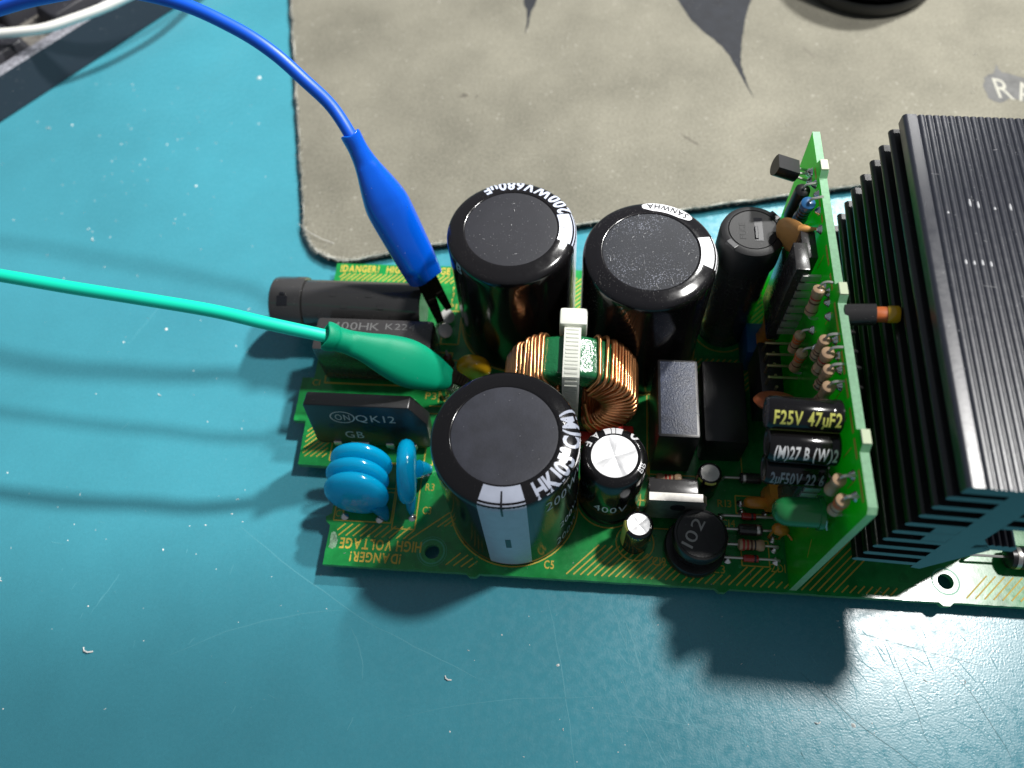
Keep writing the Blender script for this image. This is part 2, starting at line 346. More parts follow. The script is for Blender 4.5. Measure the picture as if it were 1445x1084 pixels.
# loose lint and dust on mat and pad
def lintbits(name, spots, org, label, m=M_LINT):
    mb = MB()
    for x, y, z, s in spots:
        k = random.choice((0, 0, 1)); a = random.uniform(0, 2 * PI)
        if k:
            L_ = s * random.uniform(1.0, 2.2)
            tube(mb, [(x + L_ * t * math.cos(a + t), y + L_ * t * math.sin(a + t), z + 0.1 * s + 0.3 * s * math.sin(t * PI)) for t in (0, 0.33, 0.66, 1)], 0.10 * s + 0.03, 4)
        else:
            vs = [(x + s * random.uniform(.3, .6) * math.cos(a + i * PI / 3), y + s * random.uniform(.3, .6) * math.sin(a + i * PI / 3), z) for i in range(6)] + [(x, y, z + 0.4 * s)]
            mb.add(vs, [(i, (i + 1) % 6, 6) for i in range(6)])
    return mb.build(name, m, None, org, 0, label, 'lint', kind='stuff')
sp = [(-33, 9.3, ZM, 0.5), (-27, 12.6, ZM, 0.5), (-42, 2.5, ZM, 0.6), (-66, 120, ZM, 0.9), (-78, 140, ZM, 0.6), (-52, 148, ZM, 0.6), (-57, 170, ZM, 1.5), (-124, 144, ZM, 0.9),
      (-93, 98, ZM, 0.8), (-96, 101, ZM, 0.5), (-60, 66, ZM, 1.0), (-54, -21.5, ZM, 1.5), (31, -22, ZM, 1.3), (-30, 71, ZM, 0.5), (-37, 74, ZM, 0.5), (111, -26, ZM, 1.1), (119, -26, ZM, 1.2), (-117, 146, ZM, .8)]
for k in range(120):
    sp.append((random.uniform(-110, 10), random.uniform(-36, 175), ZM, abs(random.gauss(0.16, 0.16)) + 0.08))
for k in range(70): sp.append((random.gauss(-90, 22), random.gauss(128, 22), ZM, abs(random.gauss(0.2, 0.16)) + 0.08))
for k in range(50): sp.append((random.uniform(30, 150), random.uniform(-38, -3), ZM, abs(random.gauss(0.18, 0.16)) + 0.08))
lintbits('mat_lint', sp, (0, 0, ZM), 'tiny white lint specks scattered over the teal mat')

# ------------------------------------------------------------------ mouse pad
PE = Vector((math.cos(R(12.0)), math.sin(R(12.0)))); PN = Vector((-math.sin(R(14.2)), math.cos(R(14.2))))
PC = Vector((-22.6, 89.2))
def padpt(a, b): return PC + PE * a + PN * b
out = []
def edge_noise(t): return 0.22 * math.sin(t * 0.31 + 1) * math.sin(t * 0.11) + random.uniform(-0.18, 0.18)
for i in range(61): b = 230 - i * 3.6; out.append(padpt(edge_noise(b) * 0.8, b))
rc = 14
for i in range(1, 14):
    a = PI / 2 * i / 14; out.append(padpt(rc - rc * math.cos(a) + random.uniform(-.2, .2), rc - rc * math.sin(a) + random.uniform(-.2, .2) - 1.6 * math.sin(a)))
for i in range(71): a = 15 + i * 3.7; out.append(padpt(a, -1.6 * max(0, 1 - (a - 15) / 18) ** 1 + edge_noise(a) * 0.7))
far = padpt(280, 230)
loop = [tuple(p) for p in out] + [tuple(padpt(280, 230))]
ZP = -1.9
pad = root('mouse_pad', (60, 160, ZM), 'worn grey cloth mouse pad with frayed pale edge and dark print', 'mouse pad')
mb = MB(); prism(mb, loop, ZP - 0.5, ZP); cloth = mb.build('cloth_top', M_PAD, pad, (60, 160, ZM), 30)
cen = Vector((110, 200)); lo2 = [tuple(Vector(p) + (cen - Vector(p)).normalized() * 0.5) for p in loop]
mb = MB(); prism(mb, lo2, ZM + 0.02, ZP - 0.51); mb.build('rubber_base', M_RUB, pad, (60, 160, ZM), 30)
mb = MB(); ed = out
for i in range(len(ed) - 1):
    a, b = Vector(ed[i]), Vector(ed[i + 1]); d = (b - a); nrm = Vector((d.y, -d.x)).normalized() * -1
    inn = (cen - a).normalized(); nrm = nrm if nrm.dot(inn) < 0 else -nrm
    for q in range(60):
        p = a + d * random.random() - nrm * random.uniform(0.0, 1.0); l = abs(random.gauss(0.6, 0.45)) + 0.1; j = random.uniform(-0.9, 0.9)
        e = p + (nrm + d.normalized() * j) * l; z = ZP - random.uniform(-0.15, 0.5); s = 0.06
        wv = d.normalized() * s
        mb.add([(p.x - wv.x, p.y - wv.y, z), (p.x + wv.x, p.y + wv.y, z), (e.x, e.y, z - random.uniform(-0.2, 0.4)), (p.x, p.y, z + .12)], [(0, 1, 2), (1, 3, 2), (3, 0, 2)])
for i in range(len(ed) - 1):
    a, b = ed[i], ed[i + 1]
tube(mb, [(p[0], p[1], ZP - 0.25 + random.uniform(-.1, .1)) for p in ed], [0.22 + random.uniform(-.1, .1) for _ in ed], 6)
for cxy, rr in (((-25.2, 104), 1.2), ((-22.6, 99.0), 1.6), ((-27.6, 112), 0.9), ((-31.8, 128), 0.8), ((-18, 94.6), 1.0)):
    for q in range(60):
        a = random.uniform(0, 2 * PI); r_ = rr * random.random() ** 0.7; x, y = cxy[0] + r_ * math.cos(a), cxy[1] + r_ * math.sin(a)
        e = (x + random.gauss(0, .5), y + random.gauss(0, .5), ZP + random.uniform(0, .5))
        mb.add([(x - .07, y, ZP - .3), (x + .07, y, ZP - .3), e], [(0, 1, 2)])
mb.build('frayed_edge', M_FUZZ, pad, (60, 160, ZM), 0, kind='stuff')
mb = MB()
def ragged(poly, amp=0.25, k=4):
    o = []
    for i in range(len(poly)):
        a, b = Vector(poly[i]), Vector(poly[(i + 1) % len(poly)])
        for q in range(k):
            p = a + (b - a) * (q / k); o.append((p.x + random.uniform(-amp, amp) * (q > 0), p.y + random.uniform(-amp, amp) * (q > 0)))
    return o
patch(mb, ragged([(82, 222), (88.7, 205.5), (92.2, 197), (96.6, 190.5), (101.5, 184.5), (104.2, 179), (106.3, 172.5), (108.3, 166.0), (110.8, 159), (108.7, 167.5), (107.6, 174.5), (107.9, 181), (108.8, 189), (110.2, 197), (112.4, 206), (118, 222)], 0.2), ZP + 0.03)
mb.build('dark_print', M_PPR, pad, (60, 160, ZM), 0); mb = MB()
patch(mb, ragged([(31.5, 222), (33.2, 206), (34.6, 202.5), (35.0, 196), (34.4, 188), (35.6, 194), (36.2, 202), (37.4, 206), (40, 222)], 0.15), ZP + 0.03)
mb.build('dark_print', M_PPR, pad, (60, 160, ZM), 0)
mb = MB()
patch(mb, ragged([(183.0, 160.5), (182.6, 166.5), (183.5, 170), (187.2, 172.2), (188.6, 176.5), (189.5, 172.5), (196, 170.0), (208, 166), (206, 157), (196, 157.5), (190, 161), (186, 158.5)], 0.35), ZP + 0.034)
mb.build('worn_print_patch', M_PPR2, pad, (60, 160, ZM), 0)
mb = MB()
text_flat(mb, 'RA', (186.3, 160.8, ZP + 0.07), (1, -0.22, 0), (-0.05, 1, 0), 12.0, 9.3, 0, 0.0, 0.12)
mb.build('printed_letters', M_STAINL, pad, (60, 160, ZM), 0)
mb = MB()
patch(mb, ragged([(15.0, 158.5), (16.0, 160), (17.8, 159.8), (18.0, 158.5), (16.4, 158.0)], 0.25), ZP + 0.03)
mb.build('dark_stain', M_STAIN, pad, (60, 160, ZM), 0); mb = MB()
patch(mb, ragged([(20.2, 158.6), (20.9, 159.4), (21.3, 158.6), (20.6, 158.1)], 0.1), ZP + 0.03)
mb.build('dark_stain', M_STAIN, pad, (60, 160, ZM), 0); mb = MB()
patch(mb, ragged([(86.0, 144.2), (88.5, 142.0), (92.0, 139.2), (92.6, 138.2), (91.8, 138.3), (88.2, 141.2)], 0.15), ZP + 0.03)
mb.build('dark_stain', M_STAIN, pad, (60, 160, ZM), 0); mb = MB()
patch(mb, ragged([(128, 184), (131.8, 178.6), (132.2, 178.8), (129, 183.5)], 0.1), ZP + 0.03)
mb.build('dark_stain', M_STAIN, pad, (60, 160, ZM), 0); mb = MB()
patch(mb, ragged([(12.5, 166), (13.2, 166.6), (13.4, 165.8)], 0.1), ZP + 0.03)
mb.build('dark_stain', M_STAIN, pad, (60, 160, ZM), 0)
sp = []
for k in range(320):
    p = padpt(random.uniform(3, 235), random.uniform(3, 125)); sp.append((p.x, p.y, ZP, abs(random.gauss(0.10, 0.14)) + 0.08))
for x, y in ((72, 163), (95, 150), (62, 133), (120, 148), (160, 150), (30, 120), (-18, 108), (5, 118), (150, 190), (-5, 176), (44, 143)): sp.append((x, y, ZP, 0.5))
lintbits('pad_lint', sp, (60, 160, ZP), 'pale lint specks scattered over the grey mouse pad', mat('grey_lint', (0.50, 0.49, 0.44), .9))
mb = MB(); tube(mb, catmull([(-29, 105, ZM + 1), (-25, 100.5, ZM + 3.4), (-20, 97.3, ZM + 4), (-15.5, 95.8, ZP + 0.2)], 5), 0.07, 4)
mb.build('stray_hair', M_LINT, None, (-29, 105, ZM), 30, 'fine white hair lying across the rounded mouse pad corner', 'hair')

# ------------------------------------------------------------------ computer mouse (its near end)
ms = root('computer_mouse', (153, 232, ZP), 'black computer mouse at the top edge on the mouse pad', 'mouse')
mb = MB(); n = 40; rings = [(0.94, 0.4), (1.0, 1.6), (1.0, 4.0), (0.985, 5.0)]
vs = []; fs = []
for s_, z in rings:
    for i in range(n): a = 2 * PI * i / n; vs.append((153 + 27 * s_ * math.cos(a), 232 + (34 if math.sin(a) < 0 else 60) * s_ * math.sin(a), ZP + z))
for j in range(len(rings) - 1):
    for i in range(n): fs.append((j * n + i, j * n + (i + 1) % n, (j + 1) * n + (i + 1) % n, (j + 1) * n + i))
fs.append(tuple(reversed(range(n)))); mb.add(vs, fs); mb.build('mouse_base', M_MOUSE, ms, (153, 232, ZP), 40)
mb = MB(); vs = []; fs = []
prof = [(0.975, 5.1), (1.0, 6), (1.005, 9), (0.98, 16), (0.92, 24), (0.8, 31), (0.55, 36), (0.25, 38.5)]
for s_, z in prof:
    for i in range(n): a = 2 * PI * i / n; vs.append((153 + 26 * s_ * math.cos(a), 233 + (33 if math.sin(a) < 0 else 58) * s_ * math.sin(a), ZP + z))
for j in range(len(prof) - 1):
    for i in range(n): fs.append((j * n + i, j * n + (i + 1) % n, (j + 1) * n + (i + 1) % n, (j + 1) * n + i))
fs.append(tuple((len(prof) - 1) * n + i for i in range(n))); mb.add(vs, fs); mb.build('mouse_shell', M_MOUSE, ms, (153, 232, ZP), 50)

# ------------------------------------------------------------------ keyboard corner
KE = Vector((-143.2, 146.4, 0)); KU = Vector((0.596, 0.803, 0)); KN = Vector((-0.803, 0.596, 0))
def kp(t, n_, z): return KE + KU * t + KN * n_ + Vector((0, 0, z))
kb = root('keyboard', tuple(kp(0, 0, ZM)), 'dark slate keyboard edge in the top left corner with dusty keys', 'keyboard'); KO = tuple(kp(0, 0, ZM))
mb = MB(); cs = [(0.0, ZM + 0.4), (0.4, ZM), (60, ZM), (60, 3.0), (7.2, 3.0), (6.6, 7.2), (6.0, 7.6), (2.7, 7.5), (2.2, 7.0)]
cs = cs[::-1]; ts = [-70, 160]; n = len(cs)
mb.add([kp(t, a, z) for t in ts for a, z in cs], [(i, (i + 1) % n, n + (i + 1) % n, n + i) for i in range(n)] + [tuple(range(n)), tuple(n + i for i in reversed(range(n)))])
for i, mi_ in enumerate([0, 1, 0, 0, 2, 0, 0, 0, 0]): mb.m[i] = mi_
mb.m = [0] * len(mb.f); mb.m[(n - 1 - 7)] = 0
for fi, f in enumerate(mb.f[:n]):
    a = cs[fi]; b = cs[(fi + 1) % n]
    if {a, b} == {(6.0, 7.6), (2.7, 7.5)} or {a, b} == {(2.7, 7.5), (2.2, 7.0)}: mb.m[fi] = 1
    if {a, b} == {(60, 3.0), (7.2, 3.0)} or {a, b} == {(7.2, 3.0), (6.6, 7.2)}: mb.m[fi] = 2
mb.build('frame', [M_KFR, M_KLEDGE, M_KWELL], kb, KO, 30)
T = Matrix(((KU.x, KN.x, 0, KE.x), (KU.y, KN.y, 0, KE.y), (0, 0, 1, 0), (0, 0, 0, 1)))
def key(t0, t1, n0, n1):
    mb = MB(); bm = bmesh.new(); bmesh.ops.create_cube(bm, size=1)
    for v in bm.verts:
        tp = v.co.z > 0; ins = 1.6 if tp else 0
        v.co = Vector((t0 + ins if v.co.x < 0 else t1 - ins, n0 + ins if v.co.y < 0 else n1 - ins, 9.2 if tp else 3.02))
    bmesh.ops.bevel(bm, geom=[e for e in bm.edges if abs(e.verts[0].co.z - e.verts[1].co.z) > 1], offset=2.2, segments=3, profile=0.5, affect='EDGES')
    bmesh.ops.bevel(bm, geom=[e for e in bm.edges if e.verts[0].co.z > 9 and e.verts[1].co.z > 9], offset=0.5, segments=2, profile=0.5, affect='EDGES')
    bm.verts.index_update(); mb.add([v.co.copy() for v in bm.verts], [tuple(v.index for v in f.verts) for f in bm.faces], 0, T); bm.free()
    mb.build('key', M_KEY, kb, KO, 40)
for a, b in ((3.5, 26), (-14, 2.5), (36, 57), (59, 77)):
    key(a, b, 7.6 if a < 30 else 9.5, 25)
key(5, 24, 26.5, 43); key(26, 44, 27, 43); key(45, 63, 27, 43)
mb = MB()
for o_ in (0, 1.2): tube(mb, [kp(29, 9.2 + o_, 3.1), kp(35, 9.2 + o_, 3.1)], 0.2, 5)
mb.build('well_rib', M_KWELL, kb, KO, 30)
mb = MB(); tube(mb, catmull([(-175, 165, 12), (-151.6, 167.7, 13), (-137.2, 168.9, 13.5), (-125.4, 170.4, 14), (-115.8, 174.7, 14.5), (-106.1, 180.3, 15), (-95.9, 188.5, 15.5), (-86, 201, 14), (-80, 220, 8)], 8), 1.55, 12)
mb.build('white_cable', M_WHITE, None, (-137, 169, 13), 60, 'thin white cable curving over the dark keyboard corner', 'cable')

# ------------------------------------------------------------------ test leads
def boot_mesh(A, B, prof, flat, wdir, n=22, bend=0.0):
    A, B = Vector(A), Vector(B); T_ = fr(A, B - A, wdir); L_ = (B - A).length; mb = MB(); vs = []; fs = []
    for t, r_ in prof:
        for i in range(n):
            a = 2 * PI * i / n; fx = 1.0; fy = 1 - flat * min(1, max(0, (t - 0.12) * 3)) if t > 0.12 else 1
            q = 0.72 if 0.2 < t < 0.9 and r_ > 2.5 else 1.0; ca, sa = math.cos(a), math.sin(a)
            vs.append((r_ * fx * math.copysign(abs(ca) ** q, ca) + bend * max(0, t - 0.25) ** 1.3, r_ * fy * math.copysign(abs(sa) ** q, sa), t * L_ + 0.25 * math.sin(3 * a + 5 * t)))
    m = len(prof)
    for j in range(m - 1):
        for i in range(n): fs.append((j * n + i, j * n + (i + 1) % n, (j + 1) * n + (i + 1) % n, (j + 1) * n + i))
    mb.add(vs, fs, 0, T_); return mb
def smooth_prof(p, k=6): return [(v.x, v.y) for v in catmull([(a, b, 0) for a, b in p], k)]
# blue lead
BA, BB = Vector((3.1, 86.9, 50)), Vector((18.2, 70.0, 18.0))
bl = root('blue_test_lead', (21, 65.5, 3), 'blue crocodile clip test lead gripping a pin beside the left rear capacitor', 'test lead', 'crocodile clip test leads'); BO = (21, 65.5, 3)
inn = [(0.30, 2.0), (0.12, 1.75), (0.02, 1.75), (-0.004, 2.1)]
pr_ = smooth_prof([(-0.004, 2.1), (0.0, 2.35), (0.02, 2.38), (0.10, 2.35), (0.20, 2.95), (0.34, 4.5), (0.45, 5.45), (0.56, 5.5), (0.75, 5.2), (0.90, 4.9), (0.985, 4.6), (1.0, 4.35), (0.98, 4.1), (0.80, 3.8)])
wd = (BB - BA).cross(Vector((57, -47, 179)) - BA)
bboot = boot_mesh(BA, BB, inn + pr_, 0.26, tuple(wd)).build('boot', M_BBOOT, bl, BO, 60)
mb = MB(); d = (BB - BA).normalized()
tube(mb, catmull([BA + d * 6, BA + d * 1.0, (-1.0, 91.2, 54), (-6.5, 93.9, 59), (-13, 97, 64), (-21.2, 100, 68), (-33.3, 102.9, 72), (-50.2, 106.1, 73), (-67.5, 107.4, 70), (-81, 108.9, 66), (-100.2, 110.1, 60), (-130, 112, 50)], 7), 1.5, 14)
mb.build('wire', M_BWIRE, bl, BO, 60)
def jaw(A, B, w0, w1, th, wdir, teeth=True):
    A, B = Vector(A), Vector(B); T_ = fr(A, B - A, wdir); L_ = (B - A).length; mb = MB(); k = 8
    vs = []; fs = []
    for i in range(k + 1):
        t = i / k; w_ = w0 + (w1 - w0) * t; h = th * (1 - 0.3 * t); zz = t * L_
        vs += [(-w_ / 2, -h / 2, zz), (w_ / 2, -h / 2, zz), (w_ / 2, h * .3, zz), (w_ * .25, h / 2, zz), (-w_ * .25, h / 2, zz), (-w_ / 2, h * .3, zz)]
    for i in range(k):
        for j in range(6): fs.append((i * 6 + j, i * 6 + (j + 1) % 6, (i + 1) * 6 + (j + 1) % 6, (i + 1) * 6 + j))
    fs += [(5, 4, 3, 2, 1, 0), tuple(k * 6 + j for j in range(6))]; mb.add(vs, fs, 0, T_)
    if teeth:
        for i in range(4):
            z_ = L_ * (0.62 + 0.1 * i); box(mb, -w1 * .45, w1 * .45, -th * .85, -th * .3, z_ - .35, z_ + .35, 0, 0, T_)
    return mb
jaw((15.6, 72.6, 22), (20.6, 65.8, 4.6), 4.4, 2.0, 1.6, tuple(wd)).build('jaw', M_JAW, bl, BO, 30)
jaw((17.6, 71.8, 22), (22.9, 68.4, 7.0), 3.8, 1.8, 1.4, tuple(wd)).build('jaw', M_JAW, bl, BO, 30)
mb = MB(); lathe(mb, [(0, -1.4), (0.9, -1.4), (0.9, 1.4), (0, 1.4)], fr((19.4, 70.6, 15.5), (0.8, 0.6, 0)), 12); mb.build('hinge_pin', M_JAW, bl, BO, 30)
# green lead
GA, GB_ = Vector((1.2, 42.6, 33)), Vector((27.4, 44.0, 15.5))
gl = root('green_test_lead', (28, 45, 4), 'green crocodile clip test lead reaching in from the left to a board pin', 'test lead', 'crocodile clip test leads'); GO = (28, 45, 4)
wd2 = (GB_ - GA).cross(Vector((57, -47, 179)) - GA)
inn = [(0.30, 2.4), (0.12, 2.3), (0.02, 2.4), (-0.004, 2.8)]
pr_ = smooth_prof([(-0.004, 2.8), (0.0, 3.2), (0.03, 3.3), (0.07, 3.1), (0.10, 2.8), (0.20, 2.9), (0.32, 3.6), (0.45, 4.7), (0.58, 5.5), (0.68, 5.6), (0.78, 5.0), (0.88, 4.1), (0.95, 3.3), (0.99, 2.7), (1.0, 2.3), (0.97, 2.2), (0.85, 2.4)])
gb_mb = boot_mesh(GA, GB_, inn + pr_, 0.34, tuple(wd2), bend=2.4); gboot = gb_mb.build('boot', M_GBOOT, gl, GO, 60)
mb = MB(); d = (GB_ - GA).normalized()
tube(mb, catmull([GA + d * 7, GA + d * 2, (-10.8, 43.2, 36), (-23.4, 44.8, 38), (-39.2, 46, 40), (-55.8, 47.7, 41), (-72.7, 49.7, 42), (-89, 51.9, 42), (-120, 55, 41)], 7), 1.5, 14)
mb.build('wire', M_GWIRE, gl, GO, 60)
jaw((24.5, 43.5, 18), (30.2, 44.8, 9.6), 4.2, 2.6, 1.5, tuple(wd2)).build('jaw', M_JAW, gl, GO, 30)
jaw((24.3, 43.2, 16), (27.2, 44.2, 5.0), 4.0, 2.4, 1.4, tuple(wd2)).build('jaw', M_STEEL, gl, GO, 30)

# ================================================================== the power supply board
PO = (80, 43, -1.6)
psu = root('power_supply_board', PO, 'green power supply circuit board with capacitors, upright daughter board and black heatsink', 'circuit board')
def P(mb, name, mats, parent=None, smooth=40, label=None, kind=None):
    return mb.build(name, mats, parent or psu, PO, smooth, label, kind=kind)

# ---- main board with its steps, break-off nubs and drilled holes
def nub(x): return [(x - 1.6, 0), (x - 0.7, -0.8), (x + 0.7, -0.8), (x + 1.6, 0)]
outl = [(0, 0)]
for x in (35.5, 92.0, 140.5): outl += nub(x)
outl += [(175, 0), (175, 87.4), (-12.6, 87.4), (-11.9, 49.6), (-15.0, 49.5), (-14.8, 36.9), (-11.6, 36.8), (-11.1, 24.8), (-0.1, 24.6), (-0.1, 12.6), (-1.5, 11.6), (-1.0, 10.4), (0, 9.6)]
holes = [(25.4, 4.6, 1.75), (141.2, 4.7, 1.75), (40.0, 51.4, 0.6), (33, 7.0, 0.55)]
bm = bmesh.new(); loops = []
def mkloop(pts):
    vs = [bm.verts.new((x, y, 0)) for x, y in pts]
    for i in range(len(vs)): bm.edges.new((vs[i], vs[(i + 1) % len(vs)]))
    loops.append(pts)
def rough_edge(pts, step=1.4, amp=0.07):
    o = []
    for i in range(len(pts)):
        a, b = Vector(pts[i]), Vector(pts[(i + 1) % len(pts)]); k = max(1, int((b - a).length / step))
        for q in range(k):
            p = a + (b - a) * (q / k); o.append((p.x + random.uniform(-amp, amp) * (q > 0), p.y + random.uniform(-amp, amp) * (q > 0)))
    return o
outl = rough_edge(outl); mkloop(outl)
for x, y, r_ in holes: mkloop([(x + r_ * math.cos(2 * PI * i / 24), y + r_ * math.sin(2 * PI * i / 24)) for i in range(24)])
bmesh.ops.triangle_fill(bm, use_beauty=True, use_dissolve=False, edges=bm.edges[:], normal=(0, 0, 1))
bm.verts.index_update(); mb = MB(); tv = [tuple(v.co) for v in bm.verts]; tf = [tuple(v.index for v in f.verts) for f in bm.faces]; bm.free()
mb.add(tv, tf, 0); mb.add([(x, y, -1.6) for x, y, z in tv], tf, 0)
for lp in loops:
    n = len(lp); mb.add([(x, y, 0) for x, y in lp] + [(x, y, -1.6) for x, y in lp], [(i, (i + 1) % n, n + (i + 1) % n, n + i) for i in range(n)], 1)
board = P(mb, 'main_board', [M_PCB, M_EDGE2], smooth=0, label='flat green main board with yellow printed outlines')
# pins under the board carry it on the mat
mb = MB()
for k in range(40):
    x, y = random.uniform(3, 160), random.uniform(6, 84); lathe(mb, [(0.9, -1.6), (0.6, -2.6), (0.35, -3.2), (0.3, ZM), (0, ZM)], Matrix.Translation((x, y, 0)), 6)
P(mb, 'solder_pins', M_TIN, board, 30, kind='stuff')

# ---- silkscreen
sk = MB(); ZS = 0.04
def line(a, b, w=0.28, z=ZS):
    a, b = Vector((*a, 0)), Vector((*b, 0)); d = (b - a).normalized(); p = Vector((-d.y, d.x, 0)) * w / 2
    sk.add([(*(a + p).xy, z), (*(a - p).xy, z), (*(b - p).xy, z), (*(b + p).xy, z)], [(0, 1, 2, 3)])
def rect(x0, y0, x1, y1, w=0.28):
    line((x0, y0), (x1, y0), w, ZS); line((x0, y1), (x1, y1), w, ZS); line((x0, y0), (x0, y1), w, ZS + .003); line((x1, y0), (x1, y1), w, ZS + .003)
def ring(x, y, r_, w=0.28, a0=0, a1=2 * PI):
    n = 56; sk.add([(x + q * math.cos(a0 + (a1 - a0) * i / n), y + q * math.sin(a0 + (a1 - a0) * i / n), ZS + .006) for q in (r_ - w / 2, r_ + w / 2) for i in range(n + 1)], [(i, i + 1, n + 2 + i, n + 1 + i) for i in range(n)])
def hatch(x0, x1, y0, y1, step=1.55, w=0.30, ang=45):
    k = math.tan(R(ang)); x = x0 - (y1 - y0) / k
    while x < x1:
        a = (x, y0); b = (x + (y1 - y0) / k, y1); pts = []
        xa, ya = a; xb, yb = b
        if xa < x0: ya = y0 + (x0 - xa) * k; xa = x0
        if xb > x1: yb = y1 - (xb - x1) * k; xb = x1
        if yb - ya > 0.5: line((xa, ya), (xb, yb), w, ZS + .009)
        x += step
def hatch_poly(x0, x1, ylo, yhi, step=1.55, w=0.30):
    x = x0
    while x < x1:
        a, b = ylo(x), yhi(x)
        if b - a > 0.5: line((x, a), (x + (b - a), b), w, ZS + .009)
        x += step
hatch(2.0, 20.5, 7.2, 10.2, 1.75)
line((19.5, 7.0), (28.5, 14.3), 0.28, ZS + .012); line((26, 10.6), (29.5, 13.6)); line((27.6, 10.8), (30, 13)); line((29.2, 11), (31, 12.6))
for i, (a, b) in enumerate((((29, 1.6), (32.2, 4.6)), ((30.8, 1.5), (34.0, 4.3)), ((32.6, 1.4), (35.2, 3.6)), ((34.4, 1.3), (36.3, 2.9)))): line(a, b)
hatch_poly(57, 82.5, lambda x: 1.2, lambda x: max(1.3, min(10.5, 9.0 - (x - 64) * 0.34 if x > 64 else 8.5)), 1.6)
hatch_poly(83, 106, lambda x: 0.9, lambda x: 3.2 if x < 92 else (5.4 if x < 101 else 2.4), 1.75)
hatch_poly(109.5, 129, lambda x: 0.8, lambda x: 24 if x < 118 else 2.5, 1.75)
hatch_poly(145, 172, lambda x: 1.2, lambda x: 6.5, 1.9)
hatch(-10.5, -4.3, 27, 35.4, 1.5); hatch(-11, 26, 81.5, 84.0, 1.5); hatch(52, 108, 71, 84.6, 1.5); hatch(60, 107, 50.5, 60, 1.5); hatch(110, 172, 70, 84, 1.6)
rect(-3.4, 26.3, 22.8, 40.5); rect(-8.8, 48.2, 24.2, 58.8); rect(0.6, 10.9, 14.6, 26.0); rect(15.0, 9.6, 20.6, 31); line((-8.8, 48.2), (24.2, 48.2), 0.4, ZS + .015)
line((25.2, 48.6), (25.2, 44.3)); line((25.2, 48.6), (27, 48.6)); line((20, 42.7), (25, 42.7)); line((25, 42.7), (25, 40.7)); line((22.8, 35.5), (29, 35.5)); line((22.8, 31.5), (29, 31.5), 0.4)
line((15, 18.6), (0.6, 18.6)); line((15, 19.6), (0.6, 19.6))
rect(75.6, 26.8, 98.2, 54.0); line((76, 30), (76, 10)); rect(96.2, 18.0, 105.0, 22.4); rect(96.8, 5.6, 103.0, 11.6)
rect(20.6, 61.5, 25.4, 72.2); line((22.6, 56.5), (26.5, 56.5)); rect(73, 13.2, 87.6, 20)
for x, y, r_ in ((41.2, 69.1, 15.35), (72.7, 63.7, 15.35), (43.8, 17.4, 15.3), (66.2, 20.4, 7.7), (72.6, 9.6, 4.35), (95.3, 69.9, 7.6)): ring(x, y, r_)
def lab(s, x, y, w_, h, up=True): text_flat(sk, s, (x, y, ZS + .02), (1 if up else -1, 0, 0), (0, 1 if up else -1, 0), w_, h, 0, 0.0, 0.14)
def labb(s, x, y, w_, h, up=True): text_flat(sk, s, (x, y, ZS + .02), (1 if up else -1, 0, 0), (0, 1 if up else -1, 0), w_, h, 0, 0.022, 0.14)
labb('HIGH VOLTAGE', 22.8, 6.6, 19.6, 2.5, False); labb('!DANGER!', 18.3, 3.4, 12.2, 2.3, False)
labb('!DANGER!', -11.2, 84.5, 11.2, 2.3); labb('HIGH VOLTAGE', 2.2, 84.5, 18.4, 2.3)
lab('C1', -12.0, 47.3, 2.0, 1.8); lab('P3', 18.6, 44.6, 2.8, 2.0); lab('N', 22.0, 43.8, 2.1, 3.4); lab('R3', 21.9, 19.6, 2.1, 1.9); lab('C3', 21.9, 13.6, 2.1, 1.9)
lab('C7', 0.9, 11.8, 2.0, 1.7); labb('C5', 51.8, 2.2, 2.3, 1.9); lab('C19', 76.6, 4.4, 3.0, 2.0); lab('L3', 90.5, 3.5, 2.4, 1.9); lab('ZD1', 103.2, 4.5, 3.2, 1.9)
lab('C14', 92.6, 14.6, 3.2, 1.8); lab('R13', 92.0, 19.4, 3.2, 1.8); lab('P1', 21.4, 72.8, 2.4, 1.8)
for i in range(5): lab('!', 22.0 + 0.2 * (i % 2), 75 + 2.0 * i, 0.4, 1.4)
P(sk, 'silkscreen', M_SILK, board, 0)
for x, y, r_, w_ in ((25.4, 4.6, 2.9, 0.35), (25.4, 4.6, 3.5, 0.12), (141.2, 4.7, 2.9, 0.35)):
    mb = MB(); n = 40; mb.add([(x + q * math.cos(2 * PI * i / n), y + q * math.sin(2 * PI * i / n), .03) for q in (r_ - w_ / 2, r_ + w_ / 2) for i in range(n)], [(i, (i + 1) % n, n + (i + 1) % n, n + i) for i in range(n)]); P(mb, 'hole_ring', M_BOREH, board, 0)
mb = MB(); patch(mb, ragged([(0.6, 4.2), (0.7, 7.8), (1.6, 8.0), (2.6, 6.0), (2.4, 4.6), (1.6, 3.8)], 0.2), 0.03); P(mb, 'scuff_mark', mat('pale_scuff', (0.22, 0.38, 0.24), 0.7, var=(1.5, 0.6)), board, 0)
def joint(x, y, r_=0.95, h=0.7):
    mb = MB(); lathe(mb, [(r_ * 1.1, 0.01), (r_, 0.15), (r_ * 0.55, h * 0.7), (r_ * 0.35, h), (0, h * 1.1)], Matrix.Translation((x, y, 0)), 12); P(mb, 'solder_joint', M_TIN, board, 60)
for q in ((3.2, 12.0), (11.8, 11.7), (19.6, 12.6), (15.6, 25.2), (15.8, 19.3), (97.4, 20.6), (103.2, 20.8), (97.6, 18.3), (103.0, 18.0), (104.4, 9.8), (104.6, 7.0), (92.6, 16.9), (104.2, 12.2), (22.0, 24.4), (105, 24.5), (93.6, 6.8)): joint(*q)

